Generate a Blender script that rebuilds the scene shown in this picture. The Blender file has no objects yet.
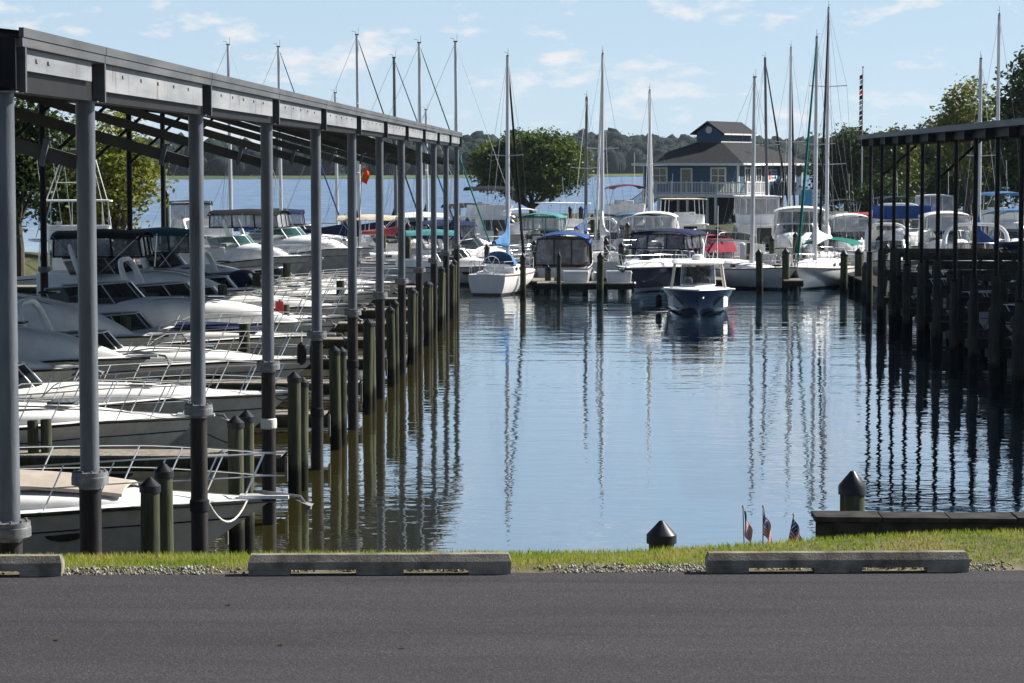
import bpy, math, random
import numpy as np
from mathutils import Vector, Matrix
random.seed(7); RNG = np.random.default_rng(7)
SC = bpy.context.scene
COL = SC.collection
R = math.radians
F = 2400.0; CX, CY = 512.0, 341.5
CAMZ = 6.05
YAW = math.atan((588 - CX) / F); PITCH = math.atan((CY - 163) / F)

# ------------------------------------------------------------------ camera
cd = bpy.data.cameras.new('camera'); cam = bpy.data.objects.new('camera', cd); COL.objects.link(cam)
cd.sensor_width = 36; cd.lens = F / 1024 * 36; cd.clip_end = 20000; cd.clip_start = 0.5
cam.location = (0, 0, CAMZ); cam.rotation_euler = (math.pi / 2 - PITCH, 0, YAW)
SC.camera = cam
CAMROT = cam.rotation_euler.to_matrix()

def wx(px, Y, py=250):
    """world X of the point at depth Y which stands in picture column px"""
    d = CAMROT @ Vector(((px - CX) / F, -(py - CY) / F, -1))
    return d.x * Y / d.y
def wz(py, Y, px=512):
    d = CAMROT @ Vector(((px - CX) / F, -(py - CY) / F, -1))
    return CAMZ + d.z * Y / d.y

# ------------------------------------------------------------------ materials
def nt(m):
    m.use_nodes = True
    t = m.node_tree
    return t, t.nodes, t.links, t.nodes['Principled BSDF']
def ramp(N, stops, interp='LINEAR'):
    r = N.new('ShaderNodeValToRGB'); r.color_ramp.interpolation = interp
    e = r.color_ramp.elements
    while len(e) < len(stops): e.new(0.5)
    for k, (p, c) in enumerate(stops):
        e[k].position = p; e[k].color = (c[0], c[1], c[2], 1) if hasattr(c, '__len__') else (c, c, c, 1)
    return r
def coords(N, L, obj=False, stretch=(1, 1, 1)):
    if obj:
        tc = N.new('ShaderNodeTexCoord'); src = tc.outputs['Object']
    else:
        g = N.new('ShaderNodeNewGeometry'); src = g.outputs['Position']
    mp = N.new('ShaderNodeMapping'); mp.inputs['Scale'].default_value = stretch
    L.new(src, mp.inputs['Vector'])
    return mp.outputs['Vector']
def noise(N, L, vec, scale, detail=4, rough=.55):
    n = N.new('ShaderNodeTexNoise'); n.inputs['Scale'].default_value = scale
    n.inputs['Detail'].default_value = detail; n.inputs['Roughness'].default_value = rough
    L.new(vec, n.inputs['Vector']); return n.outputs['Fac']
def mat(name, col, rough=.5, metal=0, col2=None, scale=3, stretch=(1, 1, 1), obj=False, lo=.35, hi=.65,
        bump=0, bscale=None, alpha=1, spec=None, detail=4, trans=0):
    if spec is None: spec = .12 if rough >= .5 else .25 if rough >= .3 else .5
    m = bpy.data.materials.new(name)
    t, N, L, b = nt(m)
    b.inputs['Base Color'].default_value = (*col, 1); b.inputs['Roughness'].default_value = rough
    b.inputs['Metallic'].default_value = metal; b.inputs['Alpha'].default_value = alpha
    b.inputs['Specular IOR Level'].default_value = spec
    if trans: b.inputs['Transmission Weight'].default_value = trans
    if col2 is not None or bump:
        v = coords(N, L, obj, stretch)
        if col2 is not None:
            f = noise(N, L, v, scale, detail)
            r = ramp(N, [(lo, col), (hi, col2)]); L.new(f, r.inputs[0]); L.new(r.outputs[0], b.inputs['Base Color'])
        if bump:
            f2 = noise(N, L, v, bscale or scale * 3, 5)
            bn = N.new('ShaderNodeBump'); bn.inputs['Strength'].default_value = bump; bn.inputs['Distance'].default_value = .02
            L.new(f2, bn.inputs['Height']); L.new(bn.outputs[0], b.inputs['Normal'])
    return m

M = {}
M['galv'] = mat('galvanised_steel', (.068, .078, .092), .36, .0, (.13, .142, .158), 5, (1, 1, .2), bump=.2, bscale=30, lo=.3, hi=.7, detail=7)
M['trim'] = mat('roof_edge_metal', (.06, .062, .066), .5, .0, (.10, .102, .105), 1.2, (1, .5, 3), bump=.1, bscale=8)
def rusty(m, amt=.70):
    t = m.node_tree; N, L = t.nodes, t.links; b = N['Principled BSDF']
    src = b.inputs['Base Color'].links[0].from_socket
    f = noise(N, L, coords(N, L, False, (2.2, 2.2, .35)), 2.6, 6, .65); r = ramp(N, [(amt - .12, 0), (amt, 1)]); L.new(f, r.inputs[0])
    mx = N.new('ShaderNodeMix'); mx.data_type = 'RGBA'; mx.inputs['B'].default_value = (.075, .045, .028, 1)
    L.new(r.outputs[0], mx.inputs['Factor']); L.new(src, mx.inputs['A']); L.new(mx.outputs['Result'], b.inputs['Base Color'])
M['fascia'] = mat('gutter_metal', (.16, .168, .18), .5, .0, (.25, .255, .26), 1.2, (1, .5, 3), bump=.1, bscale=8)
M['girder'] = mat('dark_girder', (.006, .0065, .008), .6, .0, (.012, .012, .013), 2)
rusty(M['fascia'], .70); rusty(M['trim'], .72); rusty(M['galv'], .74)
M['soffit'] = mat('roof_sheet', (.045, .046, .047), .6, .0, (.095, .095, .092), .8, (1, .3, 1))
M['casing'] = mat('coated_pile_casing', (.011, .010, .011), .55, 0, (.036, .030, .027), 4, (1, 1, .3), bump=.2, bscale=25)
M['flange'] = mat('flange_steel', (.10, .105, .115), .55, .3, (.2, .2, .2), 12)
M['cap'] = mat('black_plastic_cap', (.012, .013, .016), .38)
M['conc'] = mat('weathered_concrete', (.105, .091, .072), .9, 0, (.28, .248, .195), 5, bump=.6, bscale=60, detail=8)
M['steel'] = mat('stainless_rail', (.55, .56, .57), .28, .85)
M['alu'] = mat('mast_aluminium', (.42, .43, .44), .4, .3, (.54, .54, .54), 1, (1, 1, .2))
M['darkmast'] = mat('dark_mast', (.10, .10, .11), .4, .3)
M['gel'] = mat('white_gelcoat', (.64, .64, .615), .3, 0, (.76, .76, .74), 1.2, (1, 1, 2.5), obj=True, lo=.3, hi=.55)
M['deckw'] = mat('white_deck', (.66, .66, .635), .5, 0, (.77, .77, .75), 2.5, obj=True)
M['tan'] = mat('tan_deck', (.34, .29, .25), .7, 0, (.42, .37, .32), 3, obj=True)
M['glass'] = mat('tinted_glass', (.010, .016, .018), .05, 0, alpha=.86)
M['gglass'] = mat('green_tinted_glass', (.03, .10, .09), .05, 0, alpha=.75)
M['vinyl'] = mat('clear_vinyl', (.30, .315, .33), .12, 0, (.48, .49, .50), 2.0, obj=True, alpha=.55)
M['vinyld'] = mat('smoky_vinyl', (.06, .065, .07), .12, 0, (.22, .23, .24), 2.2, obj=True, alpha=.72)
M['rope'] = mat('dark_rope', (.02, .02, .025), .9)
M['ropew'] = mat('white_rope', (.6, .58, .52), .9)
M['wire'] = mat('rigging_wire', (.25, .26, .27), .4, .6)
M['black'] = mat('black_rubber', (.012, .012, .013), .5)
M['teak'] = mat('teak', (.16, .09, .05), .6, 0, (.24, .14, .08), 8, (1, 8, 1))
M['bone'] = mat('bone_gelcoat', (.60, .55, .45), .4)
M['smoke'] = mat('outboard_grey', (.25, .26, .27), .35)
def canvas(n, c):
    M[n] = mat(n + '_canvas', c, .85, 0, tuple(x * 1.35 for x in c), 2.5, obj=True, bump=.3, bscale=6)
canvas('blue', (.022, .055, .17)); canvas('ltblue', (.05, .13, .26)); canvas('blackc', (.010, .011, .013)); canvas('green', (.004, .11, .085))
canvas('burg', (.20, .025, .045)); canvas('tanc', (.42, .36, .27)); canvas('maroon', (.09, .015, .022)); canvas('teal', (.01, .055, .065))
canvas('red', (.26, .03, .035)); canvas('whitec', (.54, .54, .54)); canvas('navy', (.012, .018, .05)); canvas('orange', (.75, .08, .01)); canvas('turq', (.05, .18, .19)); canvas('coral', (.36, .08, .07))

def timber(name, a, b, wet):
    m = bpy.data.materials.new(name); t, N, L, bs = nt(m)
    v = coords(N, L, False, (1, 1, .07)); f = noise(N, L, v, 26, 6)
    r = ramp(N, [(.3, a), (.7, b)]); L.new(f, r.inputs[0])
    g = N.new('ShaderNodeNewGeometry'); s = N.new('ShaderNodeSeparateXYZ'); L.new(g.outputs['Position'], s.inputs[0])
    n2 = noise(N, L, coords(N, L), 5, 3)
    ad = N.new('ShaderNodeMath'); ad.operation = 'MULTIPLY_ADD'; ad.inputs[1].default_value = .35; L.new(n2, ad.inputs[0]); L.new(s.outputs['Z'], ad.inputs[2])
    r2 = ramp(N, [(.62, 0), (.85, 1)]); L.new(ad.outputs[0], r2.inputs[0])
    mx = N.new('ShaderNodeMix'); mx.data_type = 'RGBA'; mx.inputs['A'].default_value = (*wet, 1)
    n3 = noise(N, L, coords(N, L, False, (1, 1, .25)), 1.7, 3); r4 = ramp(N, [(.32, .55), (.68, 1.35)]); L.new(n3, r4.inputs[0])
    mv = N.new('ShaderNodeMix'); mv.data_type = 'RGBA'; mv.blend_type = 'MULTIPLY'; mv.inputs['Factor'].default_value = 1; L.new(r.outputs[0], mv.inputs['A']); L.new(r4.outputs[0], mv.inputs['B'])
    L.new(r2.outputs[0], mx.inputs['Factor']); L.new(mv.outputs['Result'], mx.inputs['B']); L.new(mx.outputs['Result'], bs.inputs['Base Color'])
    bs.inputs['Roughness'].default_value = .85; bs.inputs['Specular IOR Level'].default_value = .1
    bn = N.new('ShaderNodeBump'); bn.inputs['Strength'].default_value = .5; bn.inputs['Distance'].default_value = .02
    L.new(f, bn.inputs['Height']); L.new(bn.outputs[0], bs.inputs['Normal'])
    return m
M['pile'] = timber('treated_timber_pile', (.030, .034, .020), (.088, .092, .058), (.012, .012, .009))
M['dpile'] = timber('old_dark_pile', (.03, .03, .026), (.075, .07, .058), (.012, .012, .010))
M['plank'] = mat('dock_planks', (.16, .145, .125), .85, 0, (.27, .25, .21), 7, (1, 1, 1), bump=.4, bscale=40)
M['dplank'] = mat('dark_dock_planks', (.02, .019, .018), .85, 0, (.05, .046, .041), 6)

def hullmat(name, top, stripe=None, z0=.05, z1=.14, bottom=(.03, .035, .05), rough=.22, dirt=.25):
    m = bpy.data.materials.new(name); t, N, L, b = nt(m)
    tc = N.new('ShaderNodeTexCoord'); s = N.new('ShaderNodeSeparateXYZ'); L.new(tc.outputs['Object'], s.inputs[0])
    mr = N.new('ShaderNodeMapRange'); mr.inputs['From Min'].default_value = -.5; mr.inputs['From Max'].default_value = 2.5
    L.new(s.outputs['Z'], mr.inputs['Value'])
    P = lambda z: (z + .5) / 3
    st = [(0, bottom), (P(z0), stripe or top), (P(z1), top)]
    r = ramp(N, st, 'CONSTANT'); L.new(mr.outputs[0], r.inputs[0])
    v = coords(N, L, True, (1, 1, .22)); f = noise(N, L, v, 3.0, 6, .65)
    r2 = ramp(N, [(.35, 1 - dirt), (.62, 1.0)]); L.new(f, r2.inputs[0])
    mx = N.new('ShaderNodeMix'); mx.data_type = 'RGBA'; mx.blend_type = 'MULTIPLY'; mx.inputs['Factor'].default_value = 1
    L.new(r.outputs[0], mx.inputs['A']); L.new(r2.outputs[0], mx.inputs['B']); L.new(mx.outputs['Result'], b.inputs['Base Color'])
    b.inputs['Roughness'].default_value = rough; b.inputs['Specular IOR Level'].default_value = .2 if sum(top) < .6 else .5
    return m
M['hwhite'] = hullmat('white_hull', (.62, .62, .59), (.02, .03, .10))
M['hplain'] = hullmat('cream_hull', (.55, .535, .49), (.4, .48, .42), bottom=(.10, .02, .02))
M['hsail'] = hullmat('white_sail_hull', (.73, .73, .71), (.05, .06, .08), z0=.04, z1=.10, dirt=.12)
M['hnavy'] = hullmat('navy_hull', (.008, .012, .035), (.5, .5, .5), z0=.06, z1=.22, rough=.08, dirt=.1)
M['hblue'] = hullmat('blue_hull', (.022, .058, .135), (.05, .07, .10), z0=.02, z1=.05, bottom=(.02, .025, .04), rough=.06, dirt=.1)
M['hblack'] = hullmat('black_hull', (.012, .012, .014), (.5, .5, .5), z0=.1, z1=.16, rough=.1)

# ------------------------------------------------------------------ mesh builder
class MB:
    def __init__(s): s.v = []; s.f = []; s.mi = []
    def add(s, v, f, mi=0):
        o = len(s.v); s.v += [tuple(p) for p in v]; s.f += [tuple(i + o for i in q) for q in f]; s.mi += [mi] * len(f); return s
    def box(s, x0, x1, y0, y1, z0, z1, mi=0):
        v = [(x, y, z) for z in (z0, z1) for y in (y0, y1) for x in (x0, x1)]
        return s.add(v, [(0, 2, 3, 1), (4, 5, 7, 6), (0, 1, 5, 4), (1, 3, 7, 5), (3, 2, 6, 7), (2, 0, 4, 6)], mi)
    def beam(s, p0, p1, w, h, up=(0, 0, 1), mi=0):
        p0, p1 = Vector(p0), Vector(p1); d = (p1 - p0).normalized(); u = Vector(up)
        a = d.cross(u)
        if a.length < 1e-4: a = d.cross(Vector((1, 0, 0)))
        a.normalize(); u = a.cross(d)
        v = [p + a * (sx * w / 2) + u * (sz * h / 2) for p in (p0, p1) for sz in (-1, 1) for sx in (-1, 1)]
        return s.add(v, [(0, 1, 3, 2), (4, 6, 7, 5), (0, 4, 5, 1), (1, 5, 7, 3), (3, 7, 6, 2), (2, 6, 4, 0)], mi)
    def cyl(s, p0, p1, r0, r1=None, n=10, mi=0):
        return s.tube([p0, p1], [r0, r0 if r1 is None else r1], n, mi)
    def tube(s, pts, r, n=6, mi=0, caps=True):
        pts = [Vector(p) for p in pts]; k = len(pts)
        rr = r if hasattr(r, '__len__') else [r] * k
        a = None; rings = []
        for i in range(k):
            d = (pts[min(i + 1, k - 1)] - pts[max(i - 1, 0)])
            if d.length < 1e-9: d = Vector((0, 0, 1))
            d.normalize()
            if a is None:
                a = d.cross(Vector((0, 0, 1)))
                if a.length < 1e-3: a = Vector((1, 0, 0))
            a = (a - d * a.dot(d))
            if a.length < 1e-6: a = d.orthogonal()
            a.normalize(); b = d.cross(a)
            rings.append([pts[i] + (a * math.cos(2 * math.pi * j / n) + b * math.sin(2 * math.pi * j / n)) * rr[i] for j in range(n)])
        return s.loft(rings, True, caps, mi)
    def loft(s, rings, closed=True, caps=True, mi=0):
        n = len(rings[0]); v = [p for q in rings for p in q]; f = []
        for i in range(len(rings) - 1):
            for j in range(n if closed else n - 1):
                j2 = (j + 1) % n
                f.append((i * n + j, i * n + j2, (i + 1) * n + j2, (i + 1) * n + j))
        if caps and closed:
            f.append(tuple(range(n - 1, -1, -1))); f.append(tuple((len(rings) - 1) * n + j for j in range(n)))
        return s.add(v, f, mi)
    def lathe(s, c, prof, n=14, mi=0):
        rings = [[(c[0] + r * math.cos(2 * math.pi * j / n), c[1] + r * math.sin(2 * math.pi * j / n), c[2] + z) for j in range(n)] for r, z in prof]
        return s.loft(rings, True, True, mi)
    def prism(s, poly, axis, a0, a1, mi=0):
        def P(u, w, a): return {'x': (a, u, w), 'y': (u, a, w), 'z': (u, w, a)}[axis]
        return s.loft([[P(u, w, a0) for u, w in poly], [P(u, w, a1) for u, w in poly]], True, True, mi)
    def grid(s, fn, nu, nv, mi=0):
        v = [fn(i / nu, j / nv) for i in range(nu + 1) for j in range(nv + 1)]
        f = [(i * (nv + 1) + j, (i + 1) * (nv + 1) + j, (i + 1) * (nv + 1) + j + 1, i * (nv + 1) + j + 1) for i in range(nu) for j in range(nv)]
        return s.add(v, f, mi)
    def sheet(s, fn, nu, nv, th, mi=0):
        """a grid with a real thickness th (downwards)"""
        v = []; W = nv + 1
        for k in (0, 1):
            for i in range(nu + 1):
                for j in range(W):
                    p = fn(i / nu, j / nv); v.append((p[0], p[1], p[2] - k * th))
        o = (nu + 1) * W; f = []
        for i in range(nu):
            for j in range(nv):
                a, b, c, d = i * W + j, (i + 1) * W + j, (i + 1) * W + j + 1, i * W + j + 1
                f += [(a, b, c, d), (d + o, c + o, b + o, a + o)]
        for i in range(nu):
            f += [(i * W, (i) * W + o, (i + 1) * W + o, (i + 1) * W), ((i + 1) * W + nv, (i + 1) * W + nv + o, i * W + nv + o, i * W + nv)]
        for j in range(nv):
            f += [(j + 1, j + 1 + o, j + o, j), (nu * W + j, nu * W + j + o, nu * W + j + 1 + o, nu * W + j + 1)]
        return s.add(v, f, mi)
    def build(s, name, m, parent=None, ang=35, bevel=0, loc=None):
        me = bpy.data.meshes.new(name); me.from_pydata(s.v, [], s.f)
        ms = m if isinstance(m, (list, tuple)) else [m]
        for q in ms: me.materials.append(q)
        if len(ms) > 1: me.polygons.foreach_set('material_index', s.mi)
        me.validate(); me.update()
        import bmesh
        bm = bmesh.new(); bm.from_mesh(me); bmesh.ops.recalc_face_normals(bm, faces=bm.faces); bm.to_mesh(me); bm.free()
        if ang:
            me.polygons.foreach_set('use_smooth', [True] * len(me.polygons)); me.set_sharp_from_angle(angle=R(ang))
        o = bpy.data.objects.new(name, me); COL.objects.link(o)
        if parent: o.parent = parent
        if loc: o.location = loc
        if bevel:
            b = o.modifiers.new('bevel', 'BEVEL'); b.width = bevel; b.segments = 2; b.limit_method = 'ANGLE'
        return o
def loose(mb):
    p = list(range(len(mb.v)))
    def fd(a):
        while p[a] != a: p[a] = p[p[a]]; a = p[a]
        return a
    for f in mb.f:
        r = fd(f[0])
        for q in f[1:]: p[fd(q)] = r
    gr = {}
    for f in mb.f: gr.setdefault(fd(f[0]), []).append(f)
    out = []
    for fs in gr.values():
        ix = {}; n = MB()
        for f in fs:
            for q in f:
                if q not in ix: ix[q] = len(n.v); n.v.append(mb.v[q])
            n.f.append(tuple(ix[q] for q in f)); n.mi.append(0)
        out.append(n)
    return out
def split(mb, name, m, parent, ang=35, bevel=0):
    return [q.build(name, m, parent, ang, bevel) for q in loose(mb)]
def raw(name, V, Fc, m, smooth=False):
    """big mesh from numpy arrays; Fc (n,k)"""
    me = bpy.data.meshes.new(name); n, k = Fc.shape
    me.vertices.add(len(V)); me.vertices.foreach_set('co', V.astype(np.float32).ravel())
    me.loops.add(n * k); me.loops.foreach_set('vertex_index', Fc.astype(np.int32).ravel())
    me.polygons.add(n); me.polygons.foreach_set('loop_start', np.arange(0, n * k, k, dtype=np.int32))
    me.polygons.foreach_set('loop_total', np.full(n, k, dtype=np.int32))
    if smooth: me.polygons.foreach_set('use_smooth', np.ones(n, dtype=bool))
    me.materials.append(m); me.update(calc_edges=True); me.validate()
    o = bpy.data.objects.new(name, me); COL.objects.link(o); return o
def tag(o, label, cat, group=None, kind=None):
    if label: o['label'] = label
    if cat: o['category'] = cat
    if group: o['group'] = group
    if kind: o['kind'] = kind
    return o
def thing(name, label, cat, loc=(0, 0, 0), rz=0, group=None):
    o = bpy.data.objects.new(name, None); COL.objects.link(o); o.location = loc; o.rotation_euler = (0, 0, rz)
    o.empty_display_size = .3
    return tag(o, label, cat, group)
def dup(root, loc, rz=None, label=None, group=None):
    r = root.copy(); COL.objects.link(r); r.location = loc
    if rz is not None: r.rotation_euler = (0, 0, rz)
    if label: r['label'] = label
    if group: r['group'] = group
    for ch in list(root.children):
        c = ch.copy(); COL.objects.link(c); c.parent = r
        for g in list(ch.children):
            d = g.copy(); COL.objects.link(d); d.parent = c
    return r
ORD = ['first', 'second', 'third', 'fourth', 'fifth', 'sixth', 'seventh', 'eighth', 'ninth', 'tenth', 'eleventh', 'twelfth']
HAZE = 0.00005
# ------------------------------------------------------------------ light and sky
SUN_AZ, SUN_EL = R(25), R(36)          # azimuth measured from +X towards +Y
sd = Vector((math.cos(SUN_EL) * math.cos(SUN_AZ), math.cos(SUN_EL) * math.sin(SUN_AZ), math.sin(SUN_EL)))
sl = bpy.data.lights.new('sun', 'SUN'); sl.energy = 5.0; sl.angle = R(.5); sl.color = (1, .955, .88)
so = bpy.data.objects.new('sun', sl); COL.objects.link(so); so.rotation_euler = sd.to_track_quat('Z', 'Y').to_euler(); so.location = (60, 30, 60)
W = bpy.data.worlds.new('World'); SC.world = W; W.use_nodes = True
t = W.node_tree; N, L = t.nodes, t.links; N.clear()
out = N.new('ShaderNodeOutputWorld'); bg = N.new('ShaderNodeBackground'); bg.inputs['Strength'].default_value = .050
sky = N.new('ShaderNodeTexSky'); sky.sky_type = 'NISHITA'; sky.sun_disc = False; sky.sun_elevation = SUN_EL
sky.sun_rotation = math.pi / 2 - SUN_AZ; sky.altitude = 0; sky.air_density = .7; sky.dust_density = 0; sky.ozone_density = 1.0
tc = N.new('ShaderNodeTexCoord')
mp = N.new('ShaderNodeMapping'); mp.inputs['Scale'].default_value = (1, 1, 2.6); L.new(tc.outputs['Generated'], mp.inputs['Vector'])
cn = N.new('ShaderNodeTexNoise'); cn.inputs['Scale'].default_value = 26; cn.inputs['Detail'].default_value = 7; cn.inputs['Roughness'].default_value = .6
mp.inputs['Location'].default_value = (.35, .1, .02)
L.new(mp.outputs[0], cn.inputs['Vector'])
cr = ramp(N, [(.54, 0), (.66, 1)]); L.new(cn.outputs['Fac'], cr.inputs[0])
mx = N.new('ShaderNodeMix'); mx.data_type = 'RGBA'; mx.inputs['B'].default_value = (8.2, 8.2, 8.4, 1)
ml = N.new('ShaderNodeMath'); ml.operation = 'MULTIPLY'; ml.inputs[1].default_value = .9
L.new(cr.outputs[0], ml.inputs[0]); L.new(ml.outputs[0], mx.inputs['Factor']); tn = N.new('ShaderNodeMix'); tn.data_type = 'RGBA'; tn.blend_type = 'MULTIPLY'; tn.inputs['Factor'].default_value = 1; tn.inputs['B'].default_value = (.94, 1, 1.08, 1); L.new(sky.outputs[0], tn.inputs['A']); sz = N.new('ShaderNodeSeparateXYZ'); L.new(tc.outputs['Generated'], sz.inputs[0])
vr = N.new('ShaderNodeMapRange'); vr.inputs['From Min'].default_value = .27; vr.inputs['From Max'].default_value = .6; vr.inputs['To Min'].default_value = .78; vr.inputs['To Max'].default_value = 0; L.new(sz.outputs['Z'], vr.inputs['Value'])
vl = N.new('ShaderNodeMix'); vl.data_type = 'RGBA'; vl.inputs['B'].default_value = (5.1, 6.6, 8.1, 1)
vy = N.new('ShaderNodeMapRange'); vy.inputs['From Min'].default_value = 0; vy.inputs['From Max'].default_value = .6; L.new(sz.outputs['Y'], vy.inputs['Value'])   # the veil lies over the lake
vm = N.new('ShaderNodeMath'); vm.operation = 'MULTIPLY'; L.new(vr.outputs[0], vm.inputs[0]); L.new(vy.outputs[0], vm.inputs[1]); L.new(vm.outputs[0], vl.inputs['Factor']); L.new(tn.outputs['Result'], vl.inputs['A']); L.new(vl.outputs['Result'], mx.inputs['A']); L.new(mx.outputs['Result'], bg.inputs['Color']); L.new(bg.outputs[0], out.inputs[0])
vs = SC.view_settings; vs.view_transform = 'Standard'; vs.look = 'None'; vs.exposure = 1.1; vs.gamma = 1
SC.display_settings.display_device = 'sRGB'
SC.cycles.max_bounces = 6; SC.cycles.transparent_max_bounces = 12; SC.cycles.caustics_reflective = False; SC.cycles.caustics_refractive = False

# ------------------------------------------------------------------ water
wm = bpy.data.materials.new('harbour_water'); t, N, L, b = nt(wm)
b.inputs['Base Color'].default_value = (.020, .021, .009, 1); b.inputs['Roughness'].default_value = .015; b.inputs['IOR'].default_value = 1.7
g = N.new('ShaderNodeNewGeometry'); s = N.new('ShaderNodeSeparateXYZ'); L.new(g.outputs['Position'], s.inputs[0])
def wnoise(sx, sy, det, dist=0.0):
    m_ = N.new('ShaderNodeMapping'); m_.inputs['Scale'].default_value = (sx, sy, 1); m_.inputs['Rotation'].default_value = (0, 0, R(dist)); L.new(g.outputs['Position'], m_.inputs['Vector'])
    n_ = N.new('ShaderNodeTexNoise'); n_.inputs['Scale'].default_value = 1; n_.inputs['Detail'].default_value = det; n_.inputs['Roughness'].default_value = .5
    L.new(m_.outputs[0], n_.inputs['Vector']); return n_.outputs['Fac']
def mth(op, a, bb, c=None):
    n_ = N.new('ShaderNodeMath'); n_.operation = op
    for k, q in enumerate((a, bb, c)):
        if q is None: continue
        if hasattr(q, 'type'): L.new(q, n_.inputs[k])
        else: n_.inputs[k].default_value = q
    return n_.outputs[0]
small = wnoise(1.1, 2.0, 2, 8); mid = wnoise(.22, .55, 3, -6)
patch = wnoise(.02, .06, 3); pr = ramp(N, [(.42, 0), (.62, 1)]); L.new(patch, pr.inputs[0])
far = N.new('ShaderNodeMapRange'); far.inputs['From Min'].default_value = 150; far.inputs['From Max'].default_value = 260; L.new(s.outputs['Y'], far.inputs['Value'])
calm = mth('MULTIPLY_ADD', pr.outputs[0], .010, .0022)
mk_ = N.new('ShaderNodeMapRange'); mk_.inputs['From Min'].default_value = 48; mk_.inputs['From Max'].default_value = 95; mk_.inputs['To Min'].default_value = .012; mk_.inputs['To Max'].default_value = .040; L.new(s.outputs['Y'], mk_.inputs['Value']); midk = mk_.outputs[0]
h_near = mth('ADD', mth('ADD', mth('MULTIPLY', small, calm), mth('MULTIPLY', mid, midk)), mth('MULTIPLY', wnoise(3.4, 5.6, 1, 4), .0019))
hh = h_near
bn = N.new('ShaderNodeBump'); bn.inputs['Strength'].default_value = 1; bn.inputs['Distance'].default_value = 1
L.new(hh, bn.inputs['Height'])
# open lake: wind ripples too small for a pixel, so the slopes themselves are scattered
fm_ = N.new('ShaderNodeMapping'); fm_.inputs['Scale'].default_value = (.25, .6, 1); L.new(g.outputs['Position'], fm_.inputs['Vector'])
fn_ = N.new('ShaderNodeTexNoise'); fn_.inputs['Scale'].default_value = 1; fn_.inputs['Detail'].default_value = 5; fn_.inputs['Roughness'].default_value = .75; L.new(fm_.outputs[0], fn_.inputs['Vector'])
sb = N.new('ShaderNodeVectorMath'); sb.operation = 'SUBTRACT'; sb.inputs[1].default_value = (.5, .5, .5); L.new(fn_.outputs['Color'], sb.inputs[0])
sc_ = N.new('ShaderNodeVectorMath'); sc_.operation = 'MULTIPLY'; sc_.inputs[1].default_value = (.3, .55, 0); L.new(sb.outputs[0], sc_.inputs[0])
sd_ = N.new('ShaderNodeVectorMath'); sd_.operation = 'ADD'; sd_.inputs[1].default_value = (0, -.13, 0); L.new(sc_.outputs[0], sd_.inputs[0])
fs_ = N.new('ShaderNodeVectorMath'); fs_.operation = 'SCALE'; L.new(sd_.outputs[0], fs_.inputs[0]); L.new(far.outputs[0], fs_.inputs['Scale'])
an = N.new('ShaderNodeVectorMath'); an.operation = 'ADD'; L.new(bn.outputs[0], an.inputs[0]); L.new(fs_.outputs[0], an.inputs[1])
nn = N.new('ShaderNodeVectorMath'); nn.operation = 'NORMALIZE'; L.new(an.outputs[0], nn.inputs[0]); L.new(nn.outputs[0], b.inputs['Normal'])
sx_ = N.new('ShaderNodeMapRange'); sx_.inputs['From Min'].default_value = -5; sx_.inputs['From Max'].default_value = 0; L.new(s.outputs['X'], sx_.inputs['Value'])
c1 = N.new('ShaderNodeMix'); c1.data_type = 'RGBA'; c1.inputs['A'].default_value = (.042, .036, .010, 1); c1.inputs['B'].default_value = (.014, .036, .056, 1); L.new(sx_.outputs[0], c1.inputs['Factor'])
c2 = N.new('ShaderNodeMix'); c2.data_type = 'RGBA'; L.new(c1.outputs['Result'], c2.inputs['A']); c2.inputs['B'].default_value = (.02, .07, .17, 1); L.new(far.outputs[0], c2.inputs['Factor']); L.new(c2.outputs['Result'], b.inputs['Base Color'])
gl_ = N.new('ShaderNodeBsdfGlossy'); gl_.inputs['Color'].default_value = (.88, .95, 1, 1); gl_.inputs['Roughness'].default_value = .015; L.new(nn.outputs[0], gl_.inputs['Normal'])
wx_ = N.new('ShaderNodeMixShader'); L.new(mth('MULTIPLY_ADD', far.outputs[0], -.36, .42), wx_.inputs[0]); L.new(b.outputs[0], wx_.inputs[1]); L.new(gl_.outputs[0], wx_.inputs[2]); L.new(wx_.outputs[0], N['Material Output'].inputs[0])
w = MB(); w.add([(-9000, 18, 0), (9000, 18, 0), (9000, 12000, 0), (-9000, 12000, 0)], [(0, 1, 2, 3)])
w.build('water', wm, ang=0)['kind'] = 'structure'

# ------------------------------------------------------------------ far shore
def shoreY(X): return 900 + 280 / (1 + math.exp(-(X + 20) / 40))
hm = mat('far_land', (.05, .075, .025), .95, 0, (.11, .13, .045), .02)
def land(u, v):
    X = -1300 + 2600 * u; Y = shoreY(X) + (v ** 1.6) * 1500
    d = Y - shoreY(X)
    z = -.5 + 1.6 * min(1, d / 12) + 20 * (1 - math.exp(-max(0, d - 30) / 700)) * (1 + .25 * math.sin(X * .012 + 1))
    return (X, Y, z)
h = MB(); h.grid(land, 130, 40); h.build('hills', hm, ang=60)['kind'] = 'structure'
fm = mat('far_woodland', (.003, .010, .009), .95, 0, (.009, .020, .013), .06)
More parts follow.
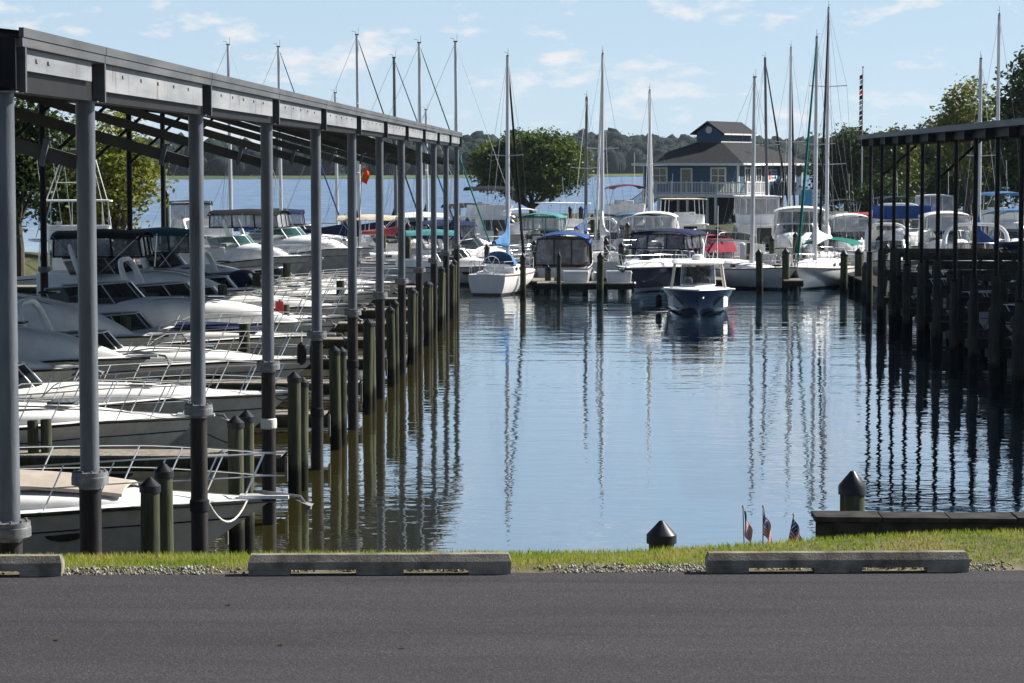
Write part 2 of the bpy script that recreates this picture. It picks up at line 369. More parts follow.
# crowns of the far wood
import bmesh
bm = bmesh.new(); bmesh.ops.create_icosphere(bm, subdivisions=2, radius=1); bm.verts.ensure_lookup_table()
SV = np.array([v.co[:] for v in bm.verts]); SF = np.array([[q.index for q in f.verts] for f in bm.faces]); bm.free()
VV, FF, o_ = [], [], 0; CR = []
def crowns(n, x0, x1, d0, d1, r0, r1, rise):
    global o_
    for _ in range(n):
        X = RNG.uniform(x0, x1); d = d0 + (d1 - d0) * RNG.random() ** 1.3; Y = shoreY(X) + d
        z = 1.0 + 20 * (1 - math.exp(-max(0, d - 30) / 700)) * (1 + .25 * math.sin(X * .012 + 1))
        r = RNG.uniform(r0, r1); hz = r * RNG.uniform(.9, 1.35); CR.append((X, Y, z + hz * rise, r, hz))
        V = SV * (1 + .13 * RNG.standard_normal((len(SV), 1))) * np.array([r, r, hz]) + np.array([X, Y, z + hz * rise])
        VV.append(V); FF.append(SF + o_); o_ += len(SV)
crowns(1000, -480, 60, 18, 130, 2.5, 5.5, .85)
crowns(900, -60, 330, 70, 260, 2.5, 5.5, .85)
crowns(1300, -520, 420, 130, 560, 3, 6, .85)
crowns(30, -10, 25, 240, 340, 4.5, 6.5, 1.1)
CR = np.array(CR); n_ = 110000; c_ = CR[RNG.integers(0, len(CR), n_)]
d_ = RNG.standard_normal((n_, 3)); d_ /= np.linalg.norm(d_, axis=1)[:, None]; d_[:, 1] = -np.abs(d_[:, 1])
P_ = c_[:, :3] + d_ * c_[:, 3:4] * np.array([1, 1, 1.1]) * RNG.uniform(.92, 1.22, (n_, 1))
a_ = RNG.standard_normal((n_, 3)); a_ /= np.linalg.norm(a_, axis=1)[:, None]; q_ = np.cross(a_, RNG.standard_normal((n_, 3))); q_ /= np.linalg.norm(q_, axis=1)[:, None]
l_ = RNG.uniform(.35, .95, (n_, 1))
LVs = np.stack([P_ - a_ * l_, P_ + q_ * l_ * .7, P_ + a_ * l_], 1).reshape(-1, 3)
VV.append(LVs); FF.append(np.arange(3 * n_).reshape(-1, 3) + o_)
wood = raw('far_woodland', np.concatenate(VV), np.concatenate(FF), fm)
tag(wood, 'dark green tree-covered far shore across the open water', 'woodland', None, 'stuff')
WH = mat('house_white_paint', (.75, .74, .70), .7); RF = mat('house_grey_roof', (.12, .12, .13), .9)
def far_house(px, d, w_, h_, dp, label):
    X = wx(px, 1200); Y = shoreY(X) + d
    t_ = thing('shore_house', label, 'house', (X, Y, 1), .2)
    MB().box(-w_ / 2, w_ / 2, -dp / 2, dp / 2, 0, h_).build('wall', WH, t_)
    MB().prism([(-dp / 2 - .4, h_), (dp / 2 + .4, h_), (0, h_ + dp * .38)], 'x', -w_ / 2 - .3, w_ / 2 + .3).build('roof', RF, t_)
    for q in (-.3, .0, .3):
        MB().box(q * w_ - .5, q * w_ + .5, -dp / 2 - .05, -dp / 2 + .02, 1, 2.4).build('window', M['glass'], t_)
far_house(624, 32, 9, 4, 7, 'white waterfront house on the far shore right of the round tree')
far_house(612, 40, 6, 3.2, 6, 'smaller white house on the far shore beside the waterfront house')
far_house(386, 26, 8, 3.5, 7, 'tiny white house on the far shore seen between the shed columns')

# ------------------------------------------------------------------ near ground
Y0, SL = 19.16, .058
YL = lambda X: Y0 + SL * X
def sm(a, b_, x):
    q = min(1, max(0, (x - a) / (b_ - a))); return q * q * (3 - 2 * q)
def crest(X): return 2.675 + .165 * sm(-.2, 3.6, X) - .02 * sm(-2, -6, X)
def gz(X, Y):
    d = Y - YL(X)
    if d < .3: return 2.742
    if d < 1.55: return 2.742 + (crest(X) - 2.742) * sm(.3, 1.55, d)
    return crest(X) - 3.9 * sm(1.35, 5.2, d)
am = bpy.data.materials.new('asphalt'); t, N, L, b = nt(am)
v = coords(N, L); fine = noise(N, L, v, 55, 6, .7); big = noise(N, L, coords(N, L, False, (.25, 1.6, 1)), 1.3, 5)
r1 = ramp(N, [(.28, (.017, .0158, .0174)), (.5, (.039, .0366, .0396)), (.72, (.088, .083, .088))]); L.new(fine, r1.inputs[0])
r2 = ramp(N, [(.3, .80), (.7, 1.10)]); L.new(big, r2.inputs[0])
st_ = noise(N, L, coords(N, L, False, (.10, 5.5, 1)), 1.0, 3); r3 = ramp(N, [(.30, .80), (.42, 1), (.62, 1), (.72, 1.12)]); L.new(st_, r3.inputs[0])
sp_ = noise(N, L, coords(N, L), 38, 1); r4 = ramp(N, [(.735, 1), (.76, 2.4)]); L.new(sp_, r4.inputs[0])
mx = N.new('ShaderNodeMix'); mx.data_type = 'RGBA'; mx.blend_type = 'MULTIPLY'; mx.inputs['Factor'].default_value = 1
L.new(r1.outputs[0], mx.inputs['A']); L.new(r2.outputs[0], mx.inputs['B'])
pv = mx.outputs['Result']
for q in (r3, r4):
    m2 = N.new('ShaderNodeMix'); m2.data_type = 'RGBA'; m2.blend_type = 'MULTIPLY'; m2.inputs['Factor'].default_value = 1
    L.new(pv, m2.inputs['A']); L.new(q.outputs[0], m2.inputs['B']); pv = m2.outputs['Result']
L.new(pv, b.inputs['Base Color'])
b.inputs['Roughness'].default_value = .9; b.inputs['Specular IOR Level'].default_value = .15
bn = N.new('ShaderNodeBump'); bn.inputs['Strength'].default_value = .7; bn.inputs['Distance'].default_value = .012
L.new(fine, bn.inputs['Height']); L.new(bn.outputs[0], b.inputs['Normal'])
a = MB(); xs = [-60 + 2 * i for i in range(61)]
edge = [YL(x) + .06 for x in xs]
for i in range(60):
    a.add([(xs[i], -60, 2.75), (xs[i + 1], -60, 2.75), (xs[i + 1], edge[i + 1], 2.75), (xs[i], edge[i], 2.75)], [(0, 1, 2, 3)])
a.build('parking_lot', am, ang=0)['kind'] = 'structure'
sm_ = mat('bank_soil', (.09, .075, .045), .95, 0, (.16, .14, .09), 5, bump=.5, bscale=20)
g_ = MB(); g_.grid(lambda u, v: ((lambda X: (X, YL(X) - .3 + v * 6.2, gz(X, YL(X) - .3 + v * 6.2)))(-30 + 60 * u)), 120, 60)
g_.build('shore_bank', sm_, ang=60)['kind'] = 'structure'
# gravel
gm = mat('gravel_stone', (.10, .09, .07), .9, 0, (.36, .34, .30), 14, lo=.38, hi=.62)
bm = bmesh.new(); bmesh.ops.create_icosphere(bm, subdivisions=1, radius=1)
GV = np.array([v.co[:] for v in bm.verts]); GF = np.array([[q.index for q in f.verts] for f in bm.faces]); bm.free()
VV, FF, o_ = [], [], 0
for _ in range(5600):
    X = RNG.uniform(-5.6, 5.6); d = RNG.uniform(.03, .36) if RNG.random() < .9 else RNG.uniform(.3, .5); Y = YL(X) + d
    if math.sin(X * 3.1) + math.sin(X * 7.7 + 2) + RNG.normal(0, .8) < -.5 or (-2.75 < X < -.6 or .93 < X < 3.05) and d < .16: continue
    r = RNG.uniform(.005, .017) * (1.4 if RNG.random() < .12 else 1)
    A = np.linalg.qr(RNG.standard_normal((3, 3)))[0]
    V = (GV * (1 + .2 * RNG.standard_normal((len(GV), 1)))) * np.array([1, RNG.uniform(.6, 1), RNG.uniform(.45, .8)]) * r
    VV.append(V @ A + np.array([X, Y, gz(X, Y) + r * .35 + RNG.random() * .012])); FF.append(GF + o_); o_ += len(GV)
gr = raw('gravel', np.concatenate(VV), np.concatenate(FF), gm); tag(gr, 'pale gravel strip between the asphalt and the grass', 'gravel', None, 'stuff')
# grass
gsm = bpy.data.materials.new('lawn_grass'); t, N, L, b = nt(gsm)
f1 = noise(N, L, coords(N, L, False, (1, 1, .2)), 1.6, 4); f2 = noise(N, L, coords(N, L), 60, 2)
ad = N.new('ShaderNodeMath'); ad.operation = 'MULTIPLY_ADD'; ad.inputs[1].default_value = .45; L.new(f2, ad.inputs[0]); L.new(f1, ad.inputs[2])
r = ramp(N, [(.45, (.12, .20, .012)), (.70, (.22, .28, .025)), (.92, (.36, .32, .08))]); L.new(ad.outputs[0], r.inputs[0]); L.new(r.outputs[0], b.inputs['Base Color'])
b.inputs['Roughness'].default_value = .6; b.inputs['Specular IOR Level'].default_value = .2
tr = N.new('ShaderNodeBsdfTranslucent'); L.new(r.outputs[0], tr.inputs['Color']); ms = N.new('ShaderNodeMixShader'); ms.inputs[0].default_value = .45
L.new(b.outputs[0], ms.inputs[1]); L.new(tr.outputs[0], ms.inputs[2]); L.new(ms.outputs[0], N['Material Output'].inputs[0])
n = 60000
X = RNG.uniform(-7, 7, n); d = .16 + 1.75 * RNG.random(n) ** .9
edge_ = .27 + .10 * np.sin(X * 2.1) + .07 * np.sin(X * 6.3 + 1) + .08 * np.sin(X * .7)
keep = (d > edge_) ; X, d = X[keep], d[keep]; n = len(X)
Y = YL(X) + d; Z = np.array([gz(x, y) for x, y in zip(X, Y)])
hgt = RNG.uniform(.020, .048, n) * np.clip((d - .1) / .4, .4, 1); ang = RNG.uniform(0, 6.283, n); wd = RNG.uniform(.003, .0065, n)
lean = RNG.normal(0, .45, (n, 2)) * hgt[:, None]
B0 = np.stack([X - np.cos(ang) * wd, Y - np.sin(ang) * wd, Z - .01], 1); B1 = np.stack([X + np.cos(ang) * wd, Y + np.sin(ang) * wd, Z - .01], 1)
T = np.stack([X + lean[:, 0], Y + lean[:, 1], Z + hgt], 1)
V = np.stack([B0, B1, T], 1).reshape(-1, 3); Fc = np.arange(3 * n).reshape(-1, 3)
gs = raw('grass', V, Fc, gsm); tag(gs, 'strip of short green grass along the crest of the bank', 'grass', None, 'stuff')

# ------------------------------------------------------------------ wheel stops
def wheel_stop(xa, xb, label):
    Ls = xb - xa; xm = (xa + xb) / 2
    t_ = thing('wheel_stop', label, 'wheel stop', (xm, YL(xm) - .02, 2.75), math.atan(SL), 'concrete wheel stops along the lot edge')
    prof = [(0, .042), (0, .105), (.035, .160), (.125, .160), (.16, .105), (.16, .042)]
    m = MB(); m.loft([[(x + s_ * (.02 if z > .12 else 0), y, z) for y, z in prof] for x, s_ in ((-Ls / 2, 1), (-Ls / 2 + .03, 0), (Ls / 2 - .03, 0), (Ls / 2, -1))])
    m.build('body', M['conc'], t_, 25)
    for fa, fb in ((-.5, -.34), (-.09, .09), (.34, .5)):
        MB().box(fa * Ls + (.004 if fa == -.5 else 0), fb * Ls - (.004 if fb == .5 else 0), .003, .157, 0, .0425).build('foot', M['conc'], t_, 25)
wheel_stop(wx(248, 19.0, 575), wx(511, 19.0, 575), 'long concrete wheel stop left of centre, whole in view before the grass')
wheel_stop(wx(706, 19.3, 572), wx(970, 19.3, 572), 'concrete wheel stop in front of the small flags and timber bulkhead')
wheel_stop(wx(-200, 18.9, 575), wx(62, 18.9, 575), 'concrete wheel stop cut off by the left edge of the photo')
# litter on the lot
lm = mat('dry_leaf', (.10, .06, .03), .9)
for px_, py_ in ((58, 648), (230, 611), (282, 652), (404, 654)):
    Yq = 3.3 * F / (py_ - 163); t_ = MB(); a0 = random.random() * 6
    t_.sheet(lambda u, v: ((u - .5) * .06 * (1 - abs(v - .5)), (v - .5) * .03 * (1.2 - abs(u - .5)), .012 + .02 * (u - .5) ** 2), 4, 4, .002)
    o = t_.build('dry_leaf', lm, loc=(wx(px_, Yq, py_), Yq, 2.75)); o.rotation_euler.z = a0
    tag(o, 'small dry leaf lying on the grey asphalt', 'leaf', 'dry leaves on the asphalt')

# ------------------------------------------------------------------ bulkhead, near piles
def pile_mesh(r, z0, zc, rc, hc, col='pile', capn=16):
    p = MB().cyl((0, 0, z0), (0, 0, zc + .02), r * 1.04, r, 14)
    c = MB().lathe((0, 0, 0), [(rc, zc - .05), (rc, zc + .03), (.02, zc + hc), (.0, zc + hc)], capn)
    return p, c
def pile(name, label, X, Y, ztop, r=.12, z0=-1.2, rc=None, group=None, col='pile', hc=.13, lean=0):
    t_ = thing(name, label, 'pile', (X, Y, 0), random.random() * 6, group)
    p, c = pile_mesh(r, z0, ztop - hc, rc or r * 1.12, hc, col)
    p.build('post', M[col], t_); c.build('cap', M['cap'], t_, 40)
    t_.rotation_euler.x = lean + random.gauss(0, .009); t_.rotation_euler.y = random.gauss(0, .009)
    return t_
t_ = thing('timber_bulkhead', 'dark timber bulkhead with plank cap at the right edge of the grass', 'bulkhead', (wx(815, 22, 520), 22.0, -.05))
m = MB()
for i in range(14): m.box(i * .62, i * .62 + .61, 0, .40, 2.80, 2.85 - .004 * (i % 3))
m.build('cap_planks', M['dplank'], t_, 25, .006)
m = MB()
for i in range(40): m.box(.02 + i * .215, .02 + i * .215 + .205, .06, .12 + .01 * (i % 2), -1, 2.798)
m.build('sheeting', M['dpile'], t_, 25)
MB().box(0.01, 8.6, .035, .058, 2.62, 2.79).build('waler', M['dplank'], t_, 25)
pile('mooring_pile', 'thick timber pile with black cone cap standing behind the bulkhead', wx(853, 22.65, 490), 22.65, 3.145, .118, -1, .135, hc=.17)
pile('mooring_pile', 'timber pile whose black cone cap peeks over the grass left of the flags', wx(662, 22.1, 530), 22.1, 2.74, .118, -1, .14, hc=.16)

# ------------------------------------------------------------------ small flags
fr = mat('flag_red', (.36, .010, .018), .8); fw = mat('flag_white', (.58, .57, .55), .8); fb_ = mat('flag_blue', (.02, .03, .12), .8)
def flag(px, pytop, pybase, tilt, label, ph):
    Yq = 21.15; X = wx(px, Yq, 530); zt = wz(pytop, Yq, px); zb = gz(X, Yq)
    t_ = thing('small_flag', label, 'flag', (X, Yq, zb), 0, 'small flags in the grass')
    H = zt - zb; top = Vector((tilt * H, 0, H))
    MB().tube([(0, 0, -.05), top], .005, 6).build('stick', M['teak'], t_)
    MB().lathe(tuple(top), [(.004, 0), (.012, .012), (.0, .035)], 8).build('finial', M['tan'], t_)
    m = MB(); NU, NV = 60, 39; hoist = .225; fly = .31
    pd = top.normalized()
    def P(u, v):     # u along the fly, v down the hoist; the cloth hangs limp
        p = top - pd * (v * hoist + .004)
        f_ = u * fly
        return p + Vector((.25 * f_ + .010 * math.sin(u * 9 + v * 3 + ph) + .005, .018 * math.sin(u * 11 + ph + v * 2), -.66 * f_ * (1 - .3 * v)))
    V_ = [P(i / NU, j / NV) for i in range(NU + 1) for j in range(NV + 1)]
    for i in range(NU):
        for j in range(NV):
            k = 0 if (j // 3) % 2 == 0 else 1
            if i < 25 and j < 21:
                k = 2
                if i % 4 in (1, 2) and j % 4 in (1, 2) and (i // 4 + j // 4) % 2 == 0: k = 1
            W_ = NV + 1
            m.f.append((i * W_ + j, (i + 1) * W_ + j, (i + 1) * W_ + j + 1, i * W_ + j + 1)); m.mi.append(k)
    m.v = [tuple(p) for p in V_]
    m.build('cloth', [fr, fw, fb_], t_, 60)
flag(745, 508, 541, -.04, 'small stars and stripes flag on a stick, leftmost of the three in the grass', 0)
flag(763, 508, 541, .0, 'small stars and stripes flag on a stick, middle one of the three in the grass', 2)
flag(784, 516, 541, .22, 'small stars and stripes flag leaning right, rightmost of the three in the grass', 4)

# ------------------------------------------------------------------ left covered shed
S, ZK0, XL = 7.2, 25.44, -5.34
KY = lambda k: ZK0 + S * k
XB = -17.3
shed = thing('covered_boat_shed', 'long open-sided boat shed on grey steel columns along the left side', 'boat shed', (0, 0, 0))
ks = [-.5] + list(range(11))
def shed_column(X, Y, parent, rU, ztop, zfl, rL, cm_='galv'):
    c = MB().cyl((X, Y, zfl), (X, Y, ztop), rU, None, 22).build('column', M[cm_], parent)
    f = MB(); f.lathe((X, Y, zfl), [(rL * .9, -.16), (rL * 1.15, -.10), (rU * 1.95, -.09), (rU * 1.95, -.005), (rU * 1.9, 0), (rU, .005)], 22)
    f.lathe((X, Y, zfl), [(rU * 1.9, .001), (rU * 1.9, .045), (rU, .05)], 22)
    for q in range(10):
        a_ = q * math.pi / 5; f.cyl((X + math.cos(a_) * rU * 1.6, Y + math.sin(a_) * rU * 1.6, zfl + .03), (X + math.cos(a_) * rU * 1.6, Y + math.sin(a_) * rU * 1.6, zfl + .068), .014, None, 6)
    f.build('flange', M['flange'], c, 30)
    MB().cyl((X, Y, -1.5), (X, Y, zfl - .12), rL, None, 20).build('pile_casing', M['casing'], c)
    return c
for k in ks: shed_column(XL, KY(k), shed, .102, 6.70, 2.70, .118)
for k in range(0, 11): shed_column(XB, KY(k), shed, .102, 8.05, 2.70, .125, 'girder')  # rear columns take the near-black girder colour to stand in for shade
YA, YZ = KY(-.5) - .12, KY(10) + .35
# roof sheet, ribbed underneath
n = int((YZ - YA) / .15); m = MB(); prof = [(-5.16, 7.235), (-11.3, 7.92), (-17.6, 8.60)]
V_ = []
for i in range(n + 1):
    y = YA + .02 + (YZ - YA - .04) * i / n; q = .022 if i % 2 else -.022
    V_ += [(x, y, z - .02 + q) for x, z in prof] + [(x, y, z + .015) for x, z in prof]
f_ = []
for i in range(n):
    a_, b__ = i * 6, (i + 1) * 6
    for j in (0, 1): f_ += [(a_ + j, a_ + j + 1, b__ + j + 1, b__ + j), (a_ + 3 + j, b__ + 3 + j, b__ + 4 + j, a_ + 4 + j)]
    f_ += [(a_, b__, b__ + 3, a_ + 3), (a_ + 2, a_ + 5, b__ + 5, b__ + 2)]
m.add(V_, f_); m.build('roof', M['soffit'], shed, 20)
for X, dz_ in ((-5.14, 0), (-17.64, 1.365)): # edge trim in lengths, with a seam
    for i, k in enumerate(ks):
        y0 = KY(k) + .03 if i else YA; y1 = (KY(ks[i + 1]) if i + 1 < len(ks) else YZ)
        m = MB(); m.box(X - .015, X + .03, y0, y1, 7.19 + dz_, 7.275 + dz_); m.box(X - .015, X + .018, y0, y1, 7.105 + dz_, 7.186 + dz_)
        m.build('edge_trim', M['trim'], shed, 0)
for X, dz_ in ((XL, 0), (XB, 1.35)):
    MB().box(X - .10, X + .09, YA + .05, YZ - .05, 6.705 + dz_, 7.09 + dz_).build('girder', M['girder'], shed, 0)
for i, k in enumerate(ks):
    y = KY(k)
    MB().box(XL + .102, -5.12, y - .03, y + .03, 6.69, 7.10).build('bracket', M['trim'], shed, 0)
    MB().box(XL - .16, XL + .16, y - .16, y + .16, 6.69, 6.703).build('bearing_plate', M['flange'], shed, 0)
    if i + 1 < len(ks):
        y1 = KY(ks[i + 1]); lo = 6.90 if k == -.5 else 6.815
        m = MB(); m.box(-5.225, -5.19, y + .22, y1 - .36, lo, 7.10); m.box(-5.232, -5.226, y + .22, y1 - .36, lo, lo + .03)
        for q in range(1, 6 if k >= 0 else 3):
            yy = y + .22 + (y1 - y - .6) * q / 6; m.box(-5.189, -5.175, yy - .05, yy + .05, 6.99, 7.02)
        m.build('gutter_channel', M['fascia'], shed, 0)
# sloping rafters, clips, end girder, purlins, knee braces
for k in ks:
    y = KY(k) + .16
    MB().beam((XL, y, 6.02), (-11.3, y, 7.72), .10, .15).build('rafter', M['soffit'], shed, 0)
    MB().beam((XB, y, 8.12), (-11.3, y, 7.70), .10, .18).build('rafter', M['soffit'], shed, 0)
    c = MB(); c.beam((-5.84, y - .08, 6.02), (-5.77, y - .08, 6.30), .05, .06); c.box(-5.81, -5.70, y - .10, y + .02, 6.285, 6.31)
    c.build('clip', M['galv'], shed, 0)
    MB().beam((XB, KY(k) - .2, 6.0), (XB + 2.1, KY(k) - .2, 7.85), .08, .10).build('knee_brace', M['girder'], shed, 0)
for q, X in enumerate((-6.6, -8.2, -9.8, -12.8, -14.4, -16.0)):
    z = 7.235 + 1.365 * (-4.97 - X) / 12.63 - .14
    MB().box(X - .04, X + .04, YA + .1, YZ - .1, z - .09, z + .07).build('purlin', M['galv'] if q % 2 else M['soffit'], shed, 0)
MB().prism([(-5.18, 6.72), (-5.18, 7.18), (-17.6, 8.54), (-17.6, 8.02)], 'y', YA - .04, YA).build('end_panel', M['girder'], shed, 0)
# finger piers with their piles
for k in range(0, 10):
    Yc = KY(k + .5)
    t_ = thing('finger_pier', f'plank finger pier under the shed, {ORD[k]} counting from the shore', 'pier', (0, Yc, 0), 0, 'finger piers under the left shed')
    m = MB(); x = XB
    while x < -5.60: m.box(x, x + .135, -.5, .5, .725, .765); x += .145
    m.build('deck', M['plank'], t_, 0)
    m = MB()
    for y_ in (-.5, .44): m.box(XB, -5.47, y_, y_ + .06, .48, .722)
    m.build('stringer', M['pile'], t_, 0)
    MB().box(-5.47, -5.42, -.5, .5, .30, .76).build('end_board', M['plank'], t_, 0)
    gk = 'mooring piles along the left shed'
    pile('mooring_pile', f'greenish timber pile with black cone cap on the near side of the {ORD[k]} finger pier', XL + .02, Yc - .28, 2.25 + .10 * math.sin(k * 3.3), .118, group=gk)
    pile('mooring_pile', f'greenish timber pile with black cone cap on the far side of the {ORD[k]} finger pier', XL + .05, Yc + .62, 2.20 + .11 * math.cos(k * 5), .112, group=gk)
t_ = thing('main_walkway', 'long plank walkway behind the covered slips', 'walkway', (0, 0, 0))
m = MB(); y = 22.5
while y < 100: m.box(-19.4, -17.55, y, y + .19, .76, .80); y += .2
m.build('deck', M['plank'], t_, 0)
MB().box(-19.4, -17.55, 22.5, 100, .5, .757).build('stringer', M['dpile'], t_, 0)
# short slip posts standing between the boats
for px_, top, Yq, lab in ((31, 421, 43.3, 'pale sawn post standing on the near end of the pier board, left of its twin'), (44, 420, 43.4, 'brown sawn post standing on the near end of the pier board, right of its twin'),
                          (58, 340, 57.0, 'square timber post between two covered boats at the far left'), (133, 378, 50.3, 'tall dark timber post in front of the white boat deck'),
                          (125, 317, 66.0, 'timber post beside the first boat windshield'), (177, 298, 72.0, 'tan topped timber post among the covered boats'),
                          (222, 285, 78.0, 'brown timber post before the green canvas boat'), (257, 273, 86.0, 'stout timber post left of the fourth steel column'),
                          (287, 263, 92.0, 'timber post right of the fourth steel column'), (244, 324, 64.6, 'short timber post between the third and fourth steel columns'),
                          (340, 281, 86.5, 'brown timber post just right of the fifth steel column'), (284, 305, 71.8, 'yellowish post with a red board beside it')):
    pile('slip_post', lab, wx(px_, Yq), Yq, wz(top, Yq, px_), .10 if px_ < 50 else .15, group='posts between the covered slips', rc=.095 if px_ < 50 else .14, hc=.02)

# ------------------------------------------------------------------ right covered shed
XR, SR = 11.1, 3.67
rs = thing('covered_boat_shed', 'open boat shed in shade at the right edge, slim dark columns over dark piles', 'boat shed', (0, 0, 0))
yr = [95 - SR * i for i in range(14)]
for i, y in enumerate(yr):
    c = MB().cyl((XR, y, 2.5), (XR, y, 6.75), .068, None, 14).build('column', M['girder'], rs)  # near-black column colour carries the shade under this roof
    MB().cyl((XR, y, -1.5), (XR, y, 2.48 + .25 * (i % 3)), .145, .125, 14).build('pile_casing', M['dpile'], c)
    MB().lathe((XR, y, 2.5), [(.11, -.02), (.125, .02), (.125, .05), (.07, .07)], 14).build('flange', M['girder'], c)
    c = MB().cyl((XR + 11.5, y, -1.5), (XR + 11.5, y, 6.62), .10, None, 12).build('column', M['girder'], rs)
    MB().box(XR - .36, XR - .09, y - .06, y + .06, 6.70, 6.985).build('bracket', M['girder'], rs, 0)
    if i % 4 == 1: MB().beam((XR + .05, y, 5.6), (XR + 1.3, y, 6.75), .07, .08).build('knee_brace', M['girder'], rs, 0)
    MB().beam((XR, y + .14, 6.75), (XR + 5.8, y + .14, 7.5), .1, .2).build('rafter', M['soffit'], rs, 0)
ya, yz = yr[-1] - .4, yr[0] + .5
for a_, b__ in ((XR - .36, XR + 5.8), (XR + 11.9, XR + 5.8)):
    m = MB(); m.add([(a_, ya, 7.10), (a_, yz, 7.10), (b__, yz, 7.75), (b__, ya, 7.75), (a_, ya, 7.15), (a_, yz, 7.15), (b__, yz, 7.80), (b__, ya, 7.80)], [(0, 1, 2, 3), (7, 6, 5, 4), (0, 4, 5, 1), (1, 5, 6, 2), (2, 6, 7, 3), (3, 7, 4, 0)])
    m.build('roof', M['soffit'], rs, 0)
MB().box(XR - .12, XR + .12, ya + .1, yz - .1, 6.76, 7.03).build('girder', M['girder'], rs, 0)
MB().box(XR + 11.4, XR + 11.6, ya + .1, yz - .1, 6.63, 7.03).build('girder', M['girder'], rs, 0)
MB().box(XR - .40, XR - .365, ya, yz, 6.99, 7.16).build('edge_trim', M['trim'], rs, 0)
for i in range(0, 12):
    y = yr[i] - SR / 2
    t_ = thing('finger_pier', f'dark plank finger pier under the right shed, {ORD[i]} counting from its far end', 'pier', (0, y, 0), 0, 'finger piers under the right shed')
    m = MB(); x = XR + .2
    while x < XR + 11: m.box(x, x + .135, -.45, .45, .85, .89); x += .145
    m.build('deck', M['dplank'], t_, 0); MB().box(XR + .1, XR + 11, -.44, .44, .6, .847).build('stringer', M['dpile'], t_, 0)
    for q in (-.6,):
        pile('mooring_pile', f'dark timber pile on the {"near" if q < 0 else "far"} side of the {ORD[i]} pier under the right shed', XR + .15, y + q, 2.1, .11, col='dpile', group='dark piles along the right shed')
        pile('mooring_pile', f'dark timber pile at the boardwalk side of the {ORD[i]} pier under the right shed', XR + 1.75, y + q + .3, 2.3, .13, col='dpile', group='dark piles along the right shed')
for i in range(0, 12):
    y = yr[i] - SR * .5 + (.9 if i % 2 == 0 else 0)
    t_ = thing('boat_lift', f'dark timber boat lift frame across the right slips, number {i + 1} counting from the far end', 'boat lift', (0, y, 0), 0, 'boat lift frames under the right shed')
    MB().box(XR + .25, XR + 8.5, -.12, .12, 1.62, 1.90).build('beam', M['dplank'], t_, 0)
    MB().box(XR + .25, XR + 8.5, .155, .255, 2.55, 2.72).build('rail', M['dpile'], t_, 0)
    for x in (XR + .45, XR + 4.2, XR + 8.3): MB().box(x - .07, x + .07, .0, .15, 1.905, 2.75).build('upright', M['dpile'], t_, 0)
    m = MB()
    for x in (XR + .45, XR + 4.2, XR + 8.3): MB().cyl((x, 0, -1.2), (x, 0, 1.618), .15, None, 12).build('post', M['dpile'], t_)
# ------------------------------------------------------------------ boat kit
class Hull:
    """local frame: x forward, z up from the waterline"""
    def __init__(s, L, B, fb, fs, draft=.45, rake=1.6, sail=False, stern=.9, tm=.45):
        s.L, s.B, s.fb, s.fs, s.draft, s.rake, s.sail, s.stern, s.tm = L, B, fb, fs, draft, rake, sail, stern, tm
    def plan(s, t):
        if t < s.tm: return s.stern + (1 - s.stern) * math.sin(math.pi / 2 * t / s.tm)
        q = (t - s.tm) / (1 - s.tm); return max(0, 1 - q ** (2.0 if s.sail else 2.5))
    def sheer(s, t):
        if s.sail: return s.fs + (s.fb - s.fs) * (t ** 2) - .05 * math.sin(math.pi * t)
        return s.fs + (s.fb - s.fs) * min(1, t / .8) ** 1.5
    def keel(s, t): return -s.draft + (s.draft - .15) * max(0, (t - .6) / .4) ** 2
    def P(s, t, h, sd=1):
        z = s.keel(t) + (s.sheer(t) - s.keel(t)) * h
        tt = max(0, (t - .3) / .7)
        x = -s.L / 2 + t * (s.L - s.rake * (1 - h))
        if s.sail: sec = math.sin(math.pi / 2 * min(1, h ** (.55 + .5 * tt)))
        else:
            ch = .34
            a = (h / ch) * .84 if h < ch else .84 + .16 * ((h - ch) / (1 - ch)) ** .9
            bflare = h ** 1.15
            sec = a * (1 - tt ** 1.3) + bflare * tt ** 1.3
        return (x, sd * s.B / 2 * s.plan(t) * sec, z)
    def ts(s, n=22): return [1 - (1 - i / n) ** 1.35 for i in range(n + 1)]
    def sh(s, t, sd=1, inset=0, dz=0):
        x, y, z = s.P(t, 1, 1); return Vector((x - (inset if t > .97 else 0), sd * max(0, y - inset), z + dz))
    def t_of_x(s, x): return (x + s.L / 2) / s.L
    def hb(s, x):
        return s.B / 2 * s.plan(min(1, max(0, s.t_of_x(x))))
    def shell(s):
        m = MB(); nh = 9; rings = []
        for t in s.ts():
            r = [s.P(t, 1 - i / nh, 1) for i in range(nh + 1)] + [s.P(t, i / nh, -1) for i in range(1, nh + 1)]
            rings.append(r)
        m.loft(rings, False, False)
        r0 = rings[0]; m.add(r0, [tuple(range(len(r0)))])
        return m
    def deck(s, tc=0, sole=.25, side=.26, camber=.05):
        """tc: cockpit runs from the stern to this station"""
        m = MB(); rings = []
        for t in s.ts() + ([tc] if tc else []):
            pass
        ts = sorted(set(s.ts() + ([tc, tc + 1e-4, .03, .0301] if tc else [])))
        for t in ts:
            x, y, z = s.P(t, 1); z -= .015; y = max(0, y - .004)
            inn = max(0, y - side); cock = tc and .03 < t <= tc
            row = []
            for sd in (1, -1):
                pts = [(x, sd * y, z), (x, sd * inn, z + camber * .4), (x, sd * inn * .995, sole if cock else z + camber * .45), (x, 0, sole if cock else z + camber)]
                row += pts if sd == 1 else pts[-2::-1]
            rings.append(row)
        m.loft(rings, False, False); return m

